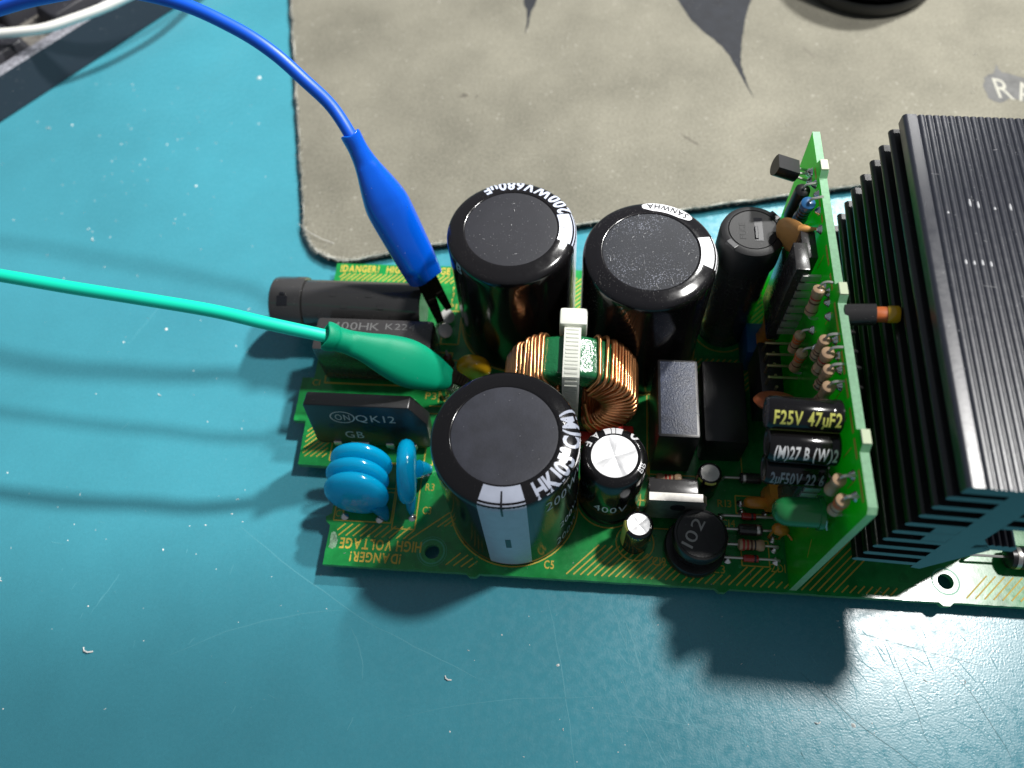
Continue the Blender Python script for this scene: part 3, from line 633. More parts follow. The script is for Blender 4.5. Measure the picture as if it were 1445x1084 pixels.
# ---- big electrolytic capacitors
def cap_prof(H, r_, rd): return [(r_, 0.05), (r_, 0.8), (r_, H * .25), (r_, H * .5), (r_, H - 3.6), (r_ - .01, H - 2.5), (r_ - .10, H - 1.8), (r_ - .32, H - 1.25), (r_ - .75, H - .85), (r_ - 1.7, H - .55), (r_ - 2.8, H - .25), (rd + .35, H + .06), (rd, H + .02), (rd - .1, H - .12)]
def surf_fn(cx, cy, prof, off):
    ss = [0]; P_ = [Vector((a, b)) for a, b in prof]
    for i in range(1, len(P_)): ss.append(ss[-1] + (P_[i] - P_[i - 1]).length)
    def f(th, s):
        s = max(0, min(ss[-1] - 1e-4, s)); i = max(j for j in range(len(ss) - 1) if ss[j] <= s); t = (s - ss[i]) / (ss[i + 1] - ss[i])
        p = P_[i].lerp(P_[i + 1], t); d = (P_[i + 1] - P_[i]).normalized(); nr = Vector((d.y, -d.x)); p = p + nr * off
        return (cx + p.x * math.cos(th), cy + p.x * math.sin(th), p.y)
    return f, ss
def band(mb, f, th0, th1, s0, s1, nt, ns, mi=0):
    vs = [f(th0 + (th1 - th0) * i / nt, s0 + (s1 - s0) * j / ns) for j in range(ns + 1) for i in range(nt + 1)]
    mb.add(vs, [(j * (nt + 1) + i, j * (nt + 1) + i + 1, (j + 1) * (nt + 1) + i + 1, (j + 1) * (nt + 1) + i) for j in range(ns) for i in range(nt)], mi)
def cap_text(mb, f, s, th0, th1, s0, h, rmid, mi=0, bold=0.022, gap=0.1):
    W = (th1 - th0) * rmid; text(mb, s, lambda u, v: f(th0 + u / rmid, s0 + v), W, h, mi, bold, gap)
H = 39.5; RD = 10.7
def big_cap(cx, cy, sleeve, disc, stripe, label):
    T_ = Matrix.Translation((cx, cy, 0)); pr = cap_prof(H, 15.0, RD)
    mb = MB(); lathe(mb, pr, T_, 96); c = P(mb, 'electrolytic_capacitor', sleeve, smooth=50, label=label)
    mb = MB(); lathe(mb, [(RD - .08, H - .14), (RD - .5, H - .1), (6, H - .06), (0, H - .05)], T_, 64); P(mb, 'end_disc', disc, c, 50)
    f, ss = surf_fn(cx, cy, pr, 0.05); f2, _ = surf_fn(cx, cy, pr, 0.09)
    a = R(stripe); hw = R(18.5); mb = MB(); band(mb, f, a - hw, a + hw, 1.2, ss[-3], 14, 44); P(mb, 'polarity_stripe', M_WPRINT if stripe < -10 else (M_WPRINT2 if disc is M_DISCD else M_WPRINT), c, 60)
    return c, f2, ss
cA, fA, ss = big_cap(41.2, 69.1, M_SLEEVE, M_DISC, 3.5, 'tall black capacitor at the left rear, printed 200WV680µF')
top = ss[-3]
mb = MB(); cap_text(mb, fA, '200WV680µF', R(23), R(123), top - 3.95, 3.4, 13.0, 0, 0.034, 0.07); P(mb, 'printed_text', M_WPRINT, cA, 0)
mb = MB(); band(mb, fA, R(2.6), R(3.9), top - 2.2, top - 0.1, 2, 4); P(mb, 'minus_mark', M_BPRINT, cA, 0)
mb = MB(); cap_text(mb, fA, 'B', R(-142), R(-134), top - 6.6, 2.6, 14.3); P(mb, 'faint_mark', M_GPRINT, cA, 0)
cB, fB, ss = big_cap(72.7, 63.7, M_SLEEVE2, M_DISCD, 2.0, 'tall black dusty capacitor at the centre rear beside the fuse holder')
mb = MB()
n = 40; cth, cs_ = R(72), top - 2.15
ol = [fB(cth + R(26) * math.copysign(abs(math.cos(a)) ** .7, math.cos(a)), cs_ + 2.25 * math.copysign(abs(math.sin(a)) ** .8, math.sin(a))) for a in [2 * PI * i / n for i in range(n)]]
rows = []
for j in range(9):
    y = -1 + 2 * j / 8; hw = (1 - abs(y) ** 3.2) ** 0.5 if abs(y) < 1 else 0.02
    rows.append([fB(cth + R(26) * max(hw, 0.55) * (-1 + 2 * i / 24), cs_ + 1.75 * y) for i in range(25)])
mb.add([p for r_ in rows for p in r_], [(j * 25 + i, j * 25 + i + 1, (j + 1) * 25 + i + 1, (j + 1) * 25 + i) for j in range(8) for i in range(24)]); P(mb, 'logo_patch', M_WPRINT2, cB, 0)
fB3, _ = surf_fn(72.7, 63.7, cap_prof(H, 15.0, RD), 0.14)
mb = MB(); cap_text(mb, fB3, 'SANWHA', R(51), R(93), cs_ - 0.95, 1.9, 13.0); P(mb, 'printed_text', M_BPRINT, cB, 0)
cC, fC, ss = big_cap(43.8, 17.4, M_SLEEVE, M_DISCC, -88, 'tall black capacitor at the front with a wide pale stripe, printed HK105°C(M)')
mb = MB(); cap_text(mb, fC, 'HK105°C(M)', R(-60), R(27), top - 3.95, 3.4, 13.1, 0, 0.034, 0.06)
P(mb, 'printed_text', M_WPRINT, cC, 0)
mb = MB(); cap_text(mb, fC, '200WV680µF', R(-54), R(26), top - 12.0, 4.4, 15, 0, 0.0); cap_text(mb, fC, '200WV680µF', R(-44), R(26), 3.2, 4.2, 15, 0, 0.0); cap_text(mb, fC, '200WV680µF', R(-40), R(24), 13, 3.4, 15, 0, 0.0)
P(mb, 'side_print', M_GPRINT, cC, 0)  # white lettering toned grey-blue, the can's shade put into its colour
mb = MB(); band(mb, fC, R(-88.8), R(-87.2), top - 8.0, top - 0.8, 2, 14); band(mb, fC, R(-89.5), R(-85.0), 14, 19.5, 3, 3); P(mb, 'minus_mark', M_BPRINT, cC, 0)

# ---- smaller upright electrolytics
def small_cap(cx, cy, Hc, r_, rd, label, th=None, sleeve=M_SLEEVE, mouth=M_ALU):
    T_ = Matrix.Translation((cx, cy, 0)); k = r_ / 7.2
    pr = [(r_ * .97, .05), (r_, .5), (r_, 1.6 * k), (r_ * .95, 2.2 * k), (r_, 2.9 * k), (r_, Hc * .6), (r_, Hc - 1.6 * k), (r_ - .35 * k, Hc - .6 * k), (r_ - 1.1 * k, Hc - .1 * k), (rd + .3 * k, Hc), (rd, Hc - .05)]
    mb = MB(); lathe(mb, pr, T_, 48); c = P(mb, 'electrolytic_capacitor', sleeve, smooth=50, label=label)
    mb = MB(); ns = 48; vs = [(cx, cy, Hc - .10 - .12 * k)]; fs = []     # vent cross pressed into the end
    rr = [rd * .12, rd * .5, rd * .85, rd]
    for q in rr:
        for i in range(ns):
            a = 2 * PI * i / ns; dd = min(abs(((a - (th or 0)) % (PI / 2))), PI / 2 - ((a - (th or 0)) % (PI / 2))) * q
            vs.append((cx + q * math.cos(a), cy + q * math.sin(a), Hc - .08 - (.14 * k if dd < .25 * k and q < rd * .95 else 0)))
    for i in range(ns): fs.append((0, 1 + i, 1 + (i + 1) % ns))
    for j in range(3):
        for i in range(ns): fs.append((1 + j * ns + i, 1 + j * ns + (i + 1) % ns, 1 + (j + 1) * ns + (i + 1) % ns, 1 + (j + 1) * ns + i))
    mb.add(vs, fs); P(mb, 'end_disc', mouth, c, 30)
    f, s_ = surf_fn(cx, cy, pr, .05); return c, f, s_
cD, fD, sD = small_cap(66.2, 20.5, 24.5, 7.2, 4.95, 'black capacitor with a silver top and white bars beside the front capacitor', R(20)); tD = sD[-1]
mb = MB()
for a0, a1 in ((74, 87.5), (89, 96.5), (98, 112)): band(mb, fD, R(a0), R(a1), 1.5, tD - .3, 6, 30)
cap_text(mb, fD, 'A', R(124), R(139), tD - 2.3, 2.0, 6.3); cap_text(mb, fD, 'F', R(150), R(161), tD - 2.3, 1.8, 6.3); cap_text(mb, fD, '0', R(40), R(57), tD - 3.0, 2.4, 6.3); cap_text(mb, fD, 'BB', R(-32), R(-12), tD - 2.0, 1.2, 6.3, 0, 0.0)
cap_text(mb, fD, '400V', R(-120), R(-60), 9, 3.5, 7.2, 0, 0.0)
P(mb, 'printed_bars', M_WPRINT2, cD, 0)
cE, fE, sE = small_cap(72.4, 9.9, 12.2, 3.25, 2.5, 'small black capacitor with silver top and yellow stripe near the front edge', R(40)); tE = sE[-1]
mb = MB(); band(mb, fE, R(165), R(215), 1.2, tE - .2, 8, 20); cap_text(mb, fE, '16V', R(-115), R(-70), tE - 2.2, 1.1, 3, 0, 0.0); P(mb, 'polarity_stripe', M_YPRINT, cE, 60)
cF, fF, sF = small_cap(88.7, 23.5, 10.6, 2.75, 2.05, 'tiny black capacitor with a plain pale round top', R(10), mouth=mat('pale_vent_end', (0.62, 0.60, 0.57), 0.6, bump=(4, .04))); tF = sF[-1]
mb = MB(); band(mb, fF, R(-118), R(-62), tF - 1.2, tF - .5, 8, 3); band(mb, fF, R(205), R(228), tF - 1.4, tF - .6, 3, 3); P(mb, 'printed_text', M_YPRINT, cF, 0)

# ---- toroid inductor standing on edge
TX, TY, TZ = 56.2, 41.4, 16.6; RO, RI, HT = 14.7, 8.7, 5.2
mb = MB(); cr_ = []; rc_ = 1.3
for (a, b, s0) in ((RO - rc_, HT - rc_, 0), (RI + rc_, HT - rc_, 90), (RI + rc_, -HT + rc_, 180), (RO - rc_, -HT + rc_, 270)):
    for q in range(5): t = R(s0 + 22.5 * q); cr_.append((a + rc_ * math.cos(t), b + rc_ * math.sin(t)))
cr_.append(cr_[0]); lathe(mb, cr_, fr((TX, TY, TZ), (0, 1, 0), (1, 0, 0)), 80)
tor = P(mb, 'toroid_inductor', M_CORE, smooth=50, label='upright green toroid inductor wound with copper wire and tied with a white cable tie')
def winding(angs, seed):
    rnd = random.Random(seed); mb = MB(); wr = 0.47
    for i, a in enumerate(angs):
        ri = RI - wr - (0.85 if i % 2 else 0.0) + rnd.uniform(-.08, .08); ro = RO + wr + rnd.uniform(0, .12); h = HT + wr + 0.04 + (0.42 if i % 2 else 0)
        rc2 = 1.5; pts = []; sk_ = rnd.uniform(-.014, .014)
        for (p, q, s0) in ((ro - rc2, h - rc2, 0), (ri + rc2, h - rc2, 90), (ri + rc2, -h + rc2, 180), (ro - rc2, -h + rc2, 270)):
            for k in range(4):
                t = R(s0 + 30 * k); rad = p + rc2 * math.cos(t); yy = q + rc2 * math.sin(t); aa = a + sk_ * (yy / HT) + 0.012 * (k % 2) * 0
                pts.append((TX + rad * math.sin(aa), TY + yy, TZ + rad * math.cos(aa)))
        tube(mb, pts, wr, 8, 0, True)
    return mb
la = []; a = -25.0
rnd = random.Random(3)
while a > -158: la.append(R(a)); a -= 3.65 + (1.9 if rnd.random() < .16 else 0)
ra = [R(24), R(31)]; a = 37.0
while a < 160: ra.append(R(a)); a += 3.65 + (1.6 if rnd.random() < .12 else 0)
P(winding(la, 1), 'copper_winding', M_COPPER, tor, 60); P(winding(ra, 2), 'copper_winding', M_COPPER, tor, 60)
mb = MB(); tube(mb, catmull([(TX + 8.8, TY - 5.4, TZ - 8), (61.5, 35.0, 10), (60.5, 35.2, 13), (59.5, 36, 18.5)], 5), .45, 8); P(mb, 'loose_turn', M_COPPER, tor, 60)
# cable tie
mb = MB(); bx0, bx1 = 54.4, 58.1
pth = [(47.6, 30), (47.4, 31.6), (46.4, 32.15), (41.4, 32.1), (36.8, 32.1), (35.5, 31.6), (34.8, 30), (34.6, 24), (34.5, 14), (34.6, 4), (34.6, 0.1)]
th = 0.95
def off(p, k):
    i = pth.index(p); a = Vector(pth[max(0, i - 1)]); b = Vector(pth[min(len(pth) - 1, i + 1)]); d = (b - a).normalized(); return Vector(p) + Vector((d.y, -d.x)) * -k
inn_ = pth; outp = [off(p, -th) for p in pth]
vs = []
for p, q in zip(inn_, outp): vs += [(bx0, p[0], p[1]), (bx1, p[0], p[1]), (bx1, q[0], q[1]), (bx0, q[0], q[1])]
fs = []
for i in range(len(pth) - 1):
    for j in range(4): fs.append((i * 4 + j, i * 4 + (j + 1) % 4, (i + 1) * 4 + (j + 1) % 4, (i + 1) * 4 + j))
fs += [(0, 1, 2, 3), tuple(4 * (len(pth) - 1) + j for j in (3, 2, 1, 0))]; mb.add(vs, fs)
tie = P(mb, 'cable_tie', M_TIE, tor, 30)
mb = MB()
dense = [Vector(p) for p in outp]; acc = []
for i in range(len(dense) - 1):
    L_ = (dense[i + 1] - dense[i]).length; k = max(1, int(L_ / 0.85))
    for q in range(k): acc.append((dense[i].lerp(dense[i + 1], q / k), (dense[i + 1] - dense[i]).normalized()))
for p, d in acc[3:]:
    nr = Vector((d.y, -d.x)); nr = nr if (p + nr - Vector((41, 16))).length > (p - Vector((41, 16))).length else -nr
    a = p - d * .22 - nr * .05; b = p + d * .22 - nr * .05; e = b + nr * .2; g_ = a + nr * .2
    mb.add([(x, q.x, q.y) for x in (bx0 + .5, bx1 - .5) for q in (a, b, e, g_)], [(0, 1, 2, 3), (7, 6, 5, 4), (0, 4, 5, 1), (1, 5, 6, 2), (2, 6, 7, 3), (3, 7, 4, 0)])
P(mb, 'tie_ribs', M_TIE, tor, 0)
mb = MB(); box(mb, 53.2, 59.4, 47.5, 52.0, 27.5, 33.6, 0, .8); P(mb, 'tie_head', M_TIE, tor, 40)
mb = MB(); box(mb, 47, 69.5, 33.6, 36.4, 0.05, 2.6, 0, .5); box(mb, 63.0, 72.0, 31.6, 37.4, 0.05, 5.0, 0, .9); P(mb, 'red_base', M_REDP, tor, 40, label='red plastic base under the toroid')
mb = MB(); tube(mb, catmull([(64, 34.8, 4.5), (66.8, 34.6, 5.0), (68.6, 35.4, 5.0), (69.8, 36.6, 3.6), (70.6, 37.2, .1)], 5), .4, 6); P(mb, 'winding_end', M_LEAD, tor, 60)

# ---- fuse holders
def fuse_holder(T_, label, slot_a):
    mb = MB(); lathe(mb, [(0, 0), (6.2, 0), (6.5, .6), (6.55, 16), (6.55, 31.0), (6.3, 31.2)], T_, 48)
    f = P(mb, 'fuse_holder', M_BLKG if slot_a is None else M_BLKF, smooth=40, label=label)
    mb = MB(); lathe(mb, [(6.25, 31.25), (7.1, 31.3), (7.25, 31.7), (7.25, 38.6), (7.0, 39.6), (6.3, 40.1), (5.6, 40.2), (5.45, 39.9), (5.3, 40.15), (0, 40.2)], T_, 56); c = P(mb, 'fuse_cap', M_BLKM if slot_a is None else M_BLKF, f, 35)
    return f, c
T_ = Matrix.Translation((95.3, 69.9, 0)); fz, fc = fuse_holder(T_, 'upright black round fuse holder with a slotted cap, behind the daughter board', None)
mb = MB(); box(mb, 95.5, 97.3, 66.7, 73.2, 40.2, 40.24); P(mb, 'screw_slot', M_BPRINT, fc, 0)
mb = MB(); box(mb, 95.5, 96.2, 67.2, 70.6, 40.2, 40.5, 0, .1); P(mb, 'slot_rib', M_BPRINT, fc, 0)
for a in (40, 220):
    mb = MB(); TT = Matrix.Translation((95.3, 69.9, 0)) @ Matrix.Rotation(R(a), 4, 'Z'); box(mb, 5.7, 7.0, -1.3, 1.3, 39.0, 40.28, 0, .1, TT); P(mb, 'bayonet_notch', M_BPRINT, fc, 0)
mb = MB(); text_flat(mb, 'FUSE', (93.6, 67.2, 40.24), (0, 1, 0), (-1, 0, 0), 4.6, 1.4, 0, 0.0); P(mb, 'raised_lettering', M_BLKM, fc, 0)
T_ = fr((16.5, 67.6, 7.9), (-1, 0.0, 0.0), (0, 0, 1)); fz2, fc2 = fuse_holder(T_, 'black round fuse holder lying on its side off the left edge of the board', 1)
mb = MB(); 
TT = T_ @ Matrix.Rotation(R(-28), 4, 'Z'); box(mb, 6.6, 7.34, -1.3, 1.3, 34.6, 37.4, 0, .1, TT); box(mb, 6.6, 7.36, 1.5, 2.2, 35.3, 36.7, 0, .1, TT); P(mb, 'bayonet_notch', M_BPRINT, fc2, 0)
mb = MB()
for i in range(7):
    aa = R(-60 + 26 * (i % 3)); zz = 6 + 3.2 * i; tq = T_ @ Matrix.Rotation(aa, 4, 'Z'); box(mb, 6.5, 6.66, -.7, .7, zz, zz + 1.8, 0, 0, tq)
P(mb, 'embossed_marks', M_BLKF, fz2, 0)
for x in (13, 20.0):
    mb = MB(); tube(mb, [(x, 67.6, 6), (x, 67.6, 0.05)], .6, 6); P(mb, 'pin', M_LEAD, fz2, 30)

# ---- film box capacitor, bridge rectifier
mb = MB(); box(mb, -8.3, 21.6, 49.0, 58.6, 0.6, 16.0, 0, 1.1); c1 = P(mb, 'film_capacitor', M_BLKG, smooth=40, label='black box film capacitor under the green clip')
mb = MB(); text_flat(mb, '400HK', (-4, 55.0, 16.04), (1, 0, 0), (0, 1, 0), 12, 2.2, 0, 0.0); text_flat(mb, 'K224', (9.5, 55.4, 16.04), (1, 0, 0), (0, 1, 0), 7.5, 1.8, 0, 0.0); P(mb, 'embossed_text', mat('embossed_grey', (0.10, 0.10, 0.10), 0.5), c1, 0)
BRT = fr((8.0, 29.8, 2.6), (0, 0.20, 1), (1, 0, 0))       # local x right, z up the face, y into the board's depth
mb = MB(); pol = [(-13.2, 0), (14.0, 0), (14.6, .8), (14.6, 9.5), (10.8, 15.6), (-14.2, 15.6), (-14.6, 15.0), (-14.2, 1)]
BT2 = BRT @ Matrix(((1, 0, 0, 0), (0, 0, 1, 0), (0, 1, 0, 0), (0, 0, 0, 1)))
bm = bmesh.new(); nv = len(pol); vv = [bm.verts.new((x, y, z)) for z in (0, 3.8) for x, y in pol]
for i in range(nv): bm.faces.new((vv[i], vv[(i + 1) % nv], vv[nv + (i + 1) % nv], vv[nv + i]))
bm.faces.new(vv[:nv][::-1]); bm.faces.new(vv[nv:]); bmesh.ops.recalc_face_normals(bm, faces=bm.faces)
bmesh.ops.bevel(bm, geom=bm.edges[:], offset=.3, segments=2, profile=.5, affect='EDGES'); bm.verts.index_update()
mb.add([v.co.copy() for v in bm.verts], [tuple(v.index for v in f.verts) for f in bm.faces], 0, BT2); bm.free()
br = P(mb, 'bridge_rectifier', M_BLK, smooth=40, label='flat black bridge rectifier standing upright with the code QK12')
def brf(x, z, d=-.04): return BT2 @ Vector((x, z, d))
mb = MB()
text(mb, 'QK12', lambda u, v: brf(-2.6 + u, 9.6 + v), 9.6, 2.6, 0, 0.0, .2); text(mb, 'ON', lambda u, v: brf(-7.6 + u, 9.9 + v), 3.6, 2.2, 0, 0.0, .2); text(mb, 'GB', lambda u, v: brf(-6.4 + u, 2.9 + v), 4.6, 2.6, 0, 0.0, .2)
n = 32; vs = [tuple(brf(-5.8 + q * 2.9 * math.cos(2 * PI * i / n), 11.0 + q * 2.1 * math.sin(2 * PI * i / n))) for q in (.94, 1.06) for i in range(n)]; mb.add(vs, [(i, (i + 1) % n, n + (i + 1) % n, n + i) for i in range(n)])
mb.add([tuple(brf(*q)) for q in ((-5.6, .9), (-2.6, .9), (-2.6, 1.2), (-5.6, 1.2))], [(0, 1, 2, 3)]); P(mb, 'printed_text', M_GREYP, br, 0)
mb = MB(); lathe(mb, [(1.75, -.02), (1.75, -.05), (1.5, -.05), (0, -.05)], BT2 @ Matrix.Translation((.2, 7.2, 0)), 24); P(mb, 'mounting_hole', M_BPRINT, br, 0)
mb = MB(); lathe(mb, [(.75, -.02), (.75, -.05), (0, -.05)], BT2 @ Matrix.Translation((-9.2, 7.4, 0)), 16); lathe(mb, [(.75, -.02), (.75, -.05), (0, -.05)], BT2 @ Matrix.Translation((8.6, 7.2, 0)), 16); P(mb, 'ejector_mark', M_BPRINT, br, 0)
for x in (-1.0, 6.0, 12.2, 18.0):
    mb = MB(); box(mb, x - 1.0, x + 1.0, 29.6, 31.6, 1.6, 3.6, 0, .2); box(mb, x - .5, x + .5, 30.0, 31.0, 0.02, 1.6); P(mb, 'lead', M_LEAD, br, 30)

# ---- blue disc capacitors
def disc_cap(cx, cy, cz, ax, r_, th_, m, name, label, legs, tail=None):
    mb = MB(); pr = [(0, -th_ / 2), (r_ * .45, -th_ * .49), (r_ * .72, -th_ * .45), (r_ * .88, -th_ * .36), (r_ * .97, -th_ * .2), (r_, 0), (r_ * .97, th_ * .2), (r_ * .88, th_ * .36), (r_ * .72, th_ * .45), (r_ * .45, th_ * .49), (0, th_ / 2)]
    lathe(mb, pr, fr((cx, cy, cz), ax, (0, 0, 1)), 40)
    for q in legs: tube(mb, catmull([(q[0] * .6 + cx * .4, q[1] * .6 + cy * .4, max(1.5, cz - r_ * .72)), (q[0], q[1], max(1.0, cz - r_ - 1.2)), (q[0], q[1], .02)], 4), [1.5, 1.4, 1.2, 1.0, .75, .55, .5, .45, .45][:9], 8)
    if tail: tube(mb, catmull(tail, 5), [2.2 - 1.9 * i / (5 * (len(tail) - 1)) for i in range(5 * (len(tail) - 1) + 1)], 8)
    return P(mb, name, m, smooth=60, label=label)
disc_cap(7.4, 22.6, 8.7, (0, 1, -.17), 7.4, 3.5, M_BLUE, 'disc_capacitor', 'rearmost of the three stacked glossy blue disc capacitors', [(3.2, 22), (11.8, 22)])
disc_cap(7.1, 18.8, 8.7, (0, 1, -.19), 7.5, 3.5, M_BLUE, 'disc_capacitor', 'middle one of the three stacked glossy blue disc capacitors', [(3.2, 18), (11.8, 18)])
disc_cap(7.5, 14.9, 8.6, (0, 1, -.24), 7.6, 3.7, M_BLUE, 'disc_capacitor', 'front one of the three stacked glossy blue disc capacitors', [], [(11.6, 13.9, 4.6), (12.8, 12.9, 2.6), (13.4, 12.0, 1.0), (13.6, 11.5, .05)])
disc_cap(18.6, 20.9, 8.6, (1, .13, -.12), 7.7, 4.6, M_BLUE, 'disc_capacitor', 'single blue disc capacitor turned edge on beside the stack', [(19.4, 13.6)], [(20.6, 23, 5.4), (22.4, 24, 3.2), (22.4, 24.4, .05)])
disc_cap(31.2, 51.4, 5.6, (.05, 1, .0), 4.5, 4.2, M_YEL, 'disc_capacitor', 'yellow disc capacitor between the clip jaw and the toroid', [(29, 51.4), (33.4, 51.4)])

# ---- test pins
for i, (x, y) in enumerate(((21.9, 69.0), (21.8, 64.4))):
    mb = MB(); T_ = fr((x, y, 2.2), (.35, -.35, .8), (0, 0, 1)); lathe(mb, [(0, -.3), (1.9, -.3), (2.0, 0), (1.9, .2), (0, .3)], T_, 24); box(mb, x - .5, x + .5, y - .5, y + .5, .02, 2.0); P(mb, 'test_pin', mat('white_tin_pin', (0.75, 0.74, 0.72), 0.4, metal=0.6), smooth=40)
mb = MB(); tube(mb, [(25.0, 45.6, .02), (25.1, 45.7, 3.5), (25.9, 46.4, 5.5)], .75, 8); lathe(mb, [(1.4, .02), (1.1, .5), (.8, 1.0)], Matrix.Translation((25, 45.6, 0)), 12); P(mb, 'test_pin', M_TIN, smooth=40)

# ---- resistors and diodes lying or standing on the boards
def axial(A, B, r_, blen, body, bands, name, parent=None, legs=None, dog=True, label=None, pos=0.0):
    """body centred between A and B, bands = [(t, width, material)]"""
    A, B = Vector(A), Vector(B); d = (B - A).normalized(); c = (A + B) / 2 + d * pos; T_ = fr(c, d); h = blen / 2
    mats = [body, M_LEAD] + [b[2] for b in bands]; mb = MB()
    pr = [(0, -h), (r_ * .55, -h), (r_ * .95, -h * .9), (r_ * 1.0, -h * .7), (r_ * (1 if not dog else 1), -h * .58), (r_ * (.86 if dog else 1), -h * .45), (r_ * (.86 if dog else 1), h * .45), (r_, h * .58), (r_, h * .7), (r_ * .95, h * .9), (r_ * .55, h), (0, h)]
    lathe(mb, pr, T_, 16)
    for i, (t, w_, m) in enumerate(bands):
        rr = r_ * (.875 if dog and abs(t) < .46 else 1.015); lathe(mb, [(rr, t * h - w_ / 2), (rr + .01, t * h - w_ / 2 + .01), (rr + .01, t * h + w_ / 2)], T_, 16, 2 + i)
    tube(mb, legs[0] if legs else [A, c - d * h], .3, 6, 1); tube(mb, legs[1] if legs else [c + d * h, B], .3, 6, 1)
    return P(mb, name, mats, parent, 45, label)
def flat_axial(x0, x1, y, r_, blen, body, bands, name, label=None, dog=True, pos=0):
    A, B = (x0, y, r_ + .25), (x1, y, r_ + .25); c = (x0 + x1) / 2 + pos; h = blen / 2
    return axial(A, B, r_, blen, body, bands, name, None, [catmull([(x0, y, .02), (x0 + .1, y, r_), (x0 + .9, y, r_ + .25), (c - h, y, r_ + .25)], 3), catmull([(c + h, y, r_ + .25), (x1 - .9, y, r_ + .25), (x1 - .1, y, r_), (x1, y, .02)], 3)], dog, label, pos)
flat_axial(92.6, 105.0, 10.0, 1.35, 6.0, M_BEIGE, [(-.62, .5, M_RED), (-.3, .5, M_RED), (-.02, .5, M_BRN), (.25, .35, M_BPRINT)], 'resistor', 'beige resistor with red bands near the front edge')
flat_axial(92.0, 105.2, 7.0, .85, 3.6, M_GLASS, [(.5, .5, M_BPRINT)], 'glass_diode', 'red glass diode nearest the front edge', False)
flat_axial(92.6, 105.0, 17.0, .85, 3.4, M_GLASS, [(.4, .5, M_BPRINT)], 'glass_diode', 'red glass diode behind the black diode', False)
flat_axial(92.4, 105.2, 13.6, 1.35, 5.6, M_BLKG, [(.6, .7, M_STEEL)], 'black_diode', 'black diode with silver band near the front edge', False)
flat_axial(93.5, 106.0, 26.4, 1.3, 5.2, M_BLKG, [(-.6, .7, M_STEEL)], 'black_diode', 'black diode with silver band beside the tiny capacitor', False)
flat_axial(75.4, 88.0, 25.2, 1.3, 6.2, M_BEIGE, [(-.25, .5, M_RED), (.05, .5, M_RED), (.35, .5, M_BRN)], 'resistor', 'beige resistor in the shade behind the transistor', pos=-1.2)
axial((24.0, 54.3, 6.2), (24.6, 54.0, 1.4), 1.1, 4.4, M_BRN, [], 'resistor', None, [[(24.0, 54.3, 6), (23.7, 55.6, 6.4), (23.4, 56.6, 4), (23.4, 56.8, .05)], [(24.5, 54, 2), (24.6, 54, .05)]])
mb = MB(); T_ = fr((100.6, 19.9, 2.6), (0, 1, 0)); pr = [(0, -1.1), (.9, -1.05), (1.2, -.6), (1.2, .6), (.9, 1.05), (0, 1.1)]
tube(mb, [(97.6, 19.9, 2.6), (98.2, 19.9, 2.6), (99.2, 19.9, 2.6), (100.6, 19.9, 2.7), (102.0, 19.9, 2.6), (103.2, 19.9, 2.5), (103.7, 19.9, 2.4)], [.6, 1.15, 1.4, 1.45, 1.4, 1.1, .5], 12); tube(mb, [(98.5, 19.9, 2), (98.2, 19.9, .02)], .3, 6); tube(mb, [(102.8, 19.9, 2), (103.1, 19.9, .02)], .3, 6)
P(mb, 'ceramic_capacitor', M_ORG, smooth=60, label='small orange dipped capacitor lying beside the glass diodes')

# ---- upright transistor with metal tab
mb = MB(); box(mb, 74.4, 85.2, 16.3, 19.8, 4.0, 15.0, 0, .45); tr = P(mb, 'tab_transistor', M_BLKG, smooth=40, label='upright transistor with a bare metal tab')
mb = MB(); prism(mb, [(74.2, 4.2), (87.0, 4.2), (87.0, 14.2), (86.0, 15.6), (74.4, 15.6)], 14.4, 16.25, 0, Matrix(((1, 0, 0, 0), (0, 0, 1, 0), (0, 1, 0, 0), (0, 0, 0, 1)))); P(mb, 'metal_tab', M_STEEL, tr, 0)
mb = MB(); lathe(mb, [(1.7, 0), (1.7, .1), (0, .1)], fr((81, 14.4, 11.6), (0, -1, 0)), 24); P(mb, 'tab_hole', M_BPRINT, tr, 0)
for x in (77, 80, 83):
    mb = MB(); box(mb, x - .4, x + .4, 17.4, 18.0, .02, 4.0); P(mb, 'lead', M_LEAD, tr, 0)

# ---- drum inductor
mb = MB(); T_ = Matrix.Translation((86.0, 8.8, 0)); lathe(mb, [(0, .05), (6.7, .05), (6.9, .5), (6.9, 2.4), (6.6, 2.9), (4.2, 3.1), (4.2, 3.6)], T_, 56); lathe(mb, [(4.2, 7.6), (5.6, 7.8), (6.0, 8.2), (6.0, 10.4), (5.75, 10.9), (5.3, 11.0), (5.15, 10.85), (0, 10.85)], T_, 56)
dr = P(mb, 'drum_inductor', M_FERR, smooth=40, label='black drum inductor marked 102')
mb = MB(); lathe(mb, [(4.2, 3.0), (5.3, 3.2), (5.3, 7.7), (4.2, 7.75)], T_, 40); P(mb, 'sleeve', M_SLEEVE, dr, 40)
mb = MB(); text_flat(mb, '102', (84.0, 5.4, 10.89), (.50, 1, 0), (-1, .50, 0), 7.0, 2.7, 0, 0.0, .12); P(mb, 'printed_text', mat('pale_ink', (0.34, 0.34, 0.33), .6), dr, 0)

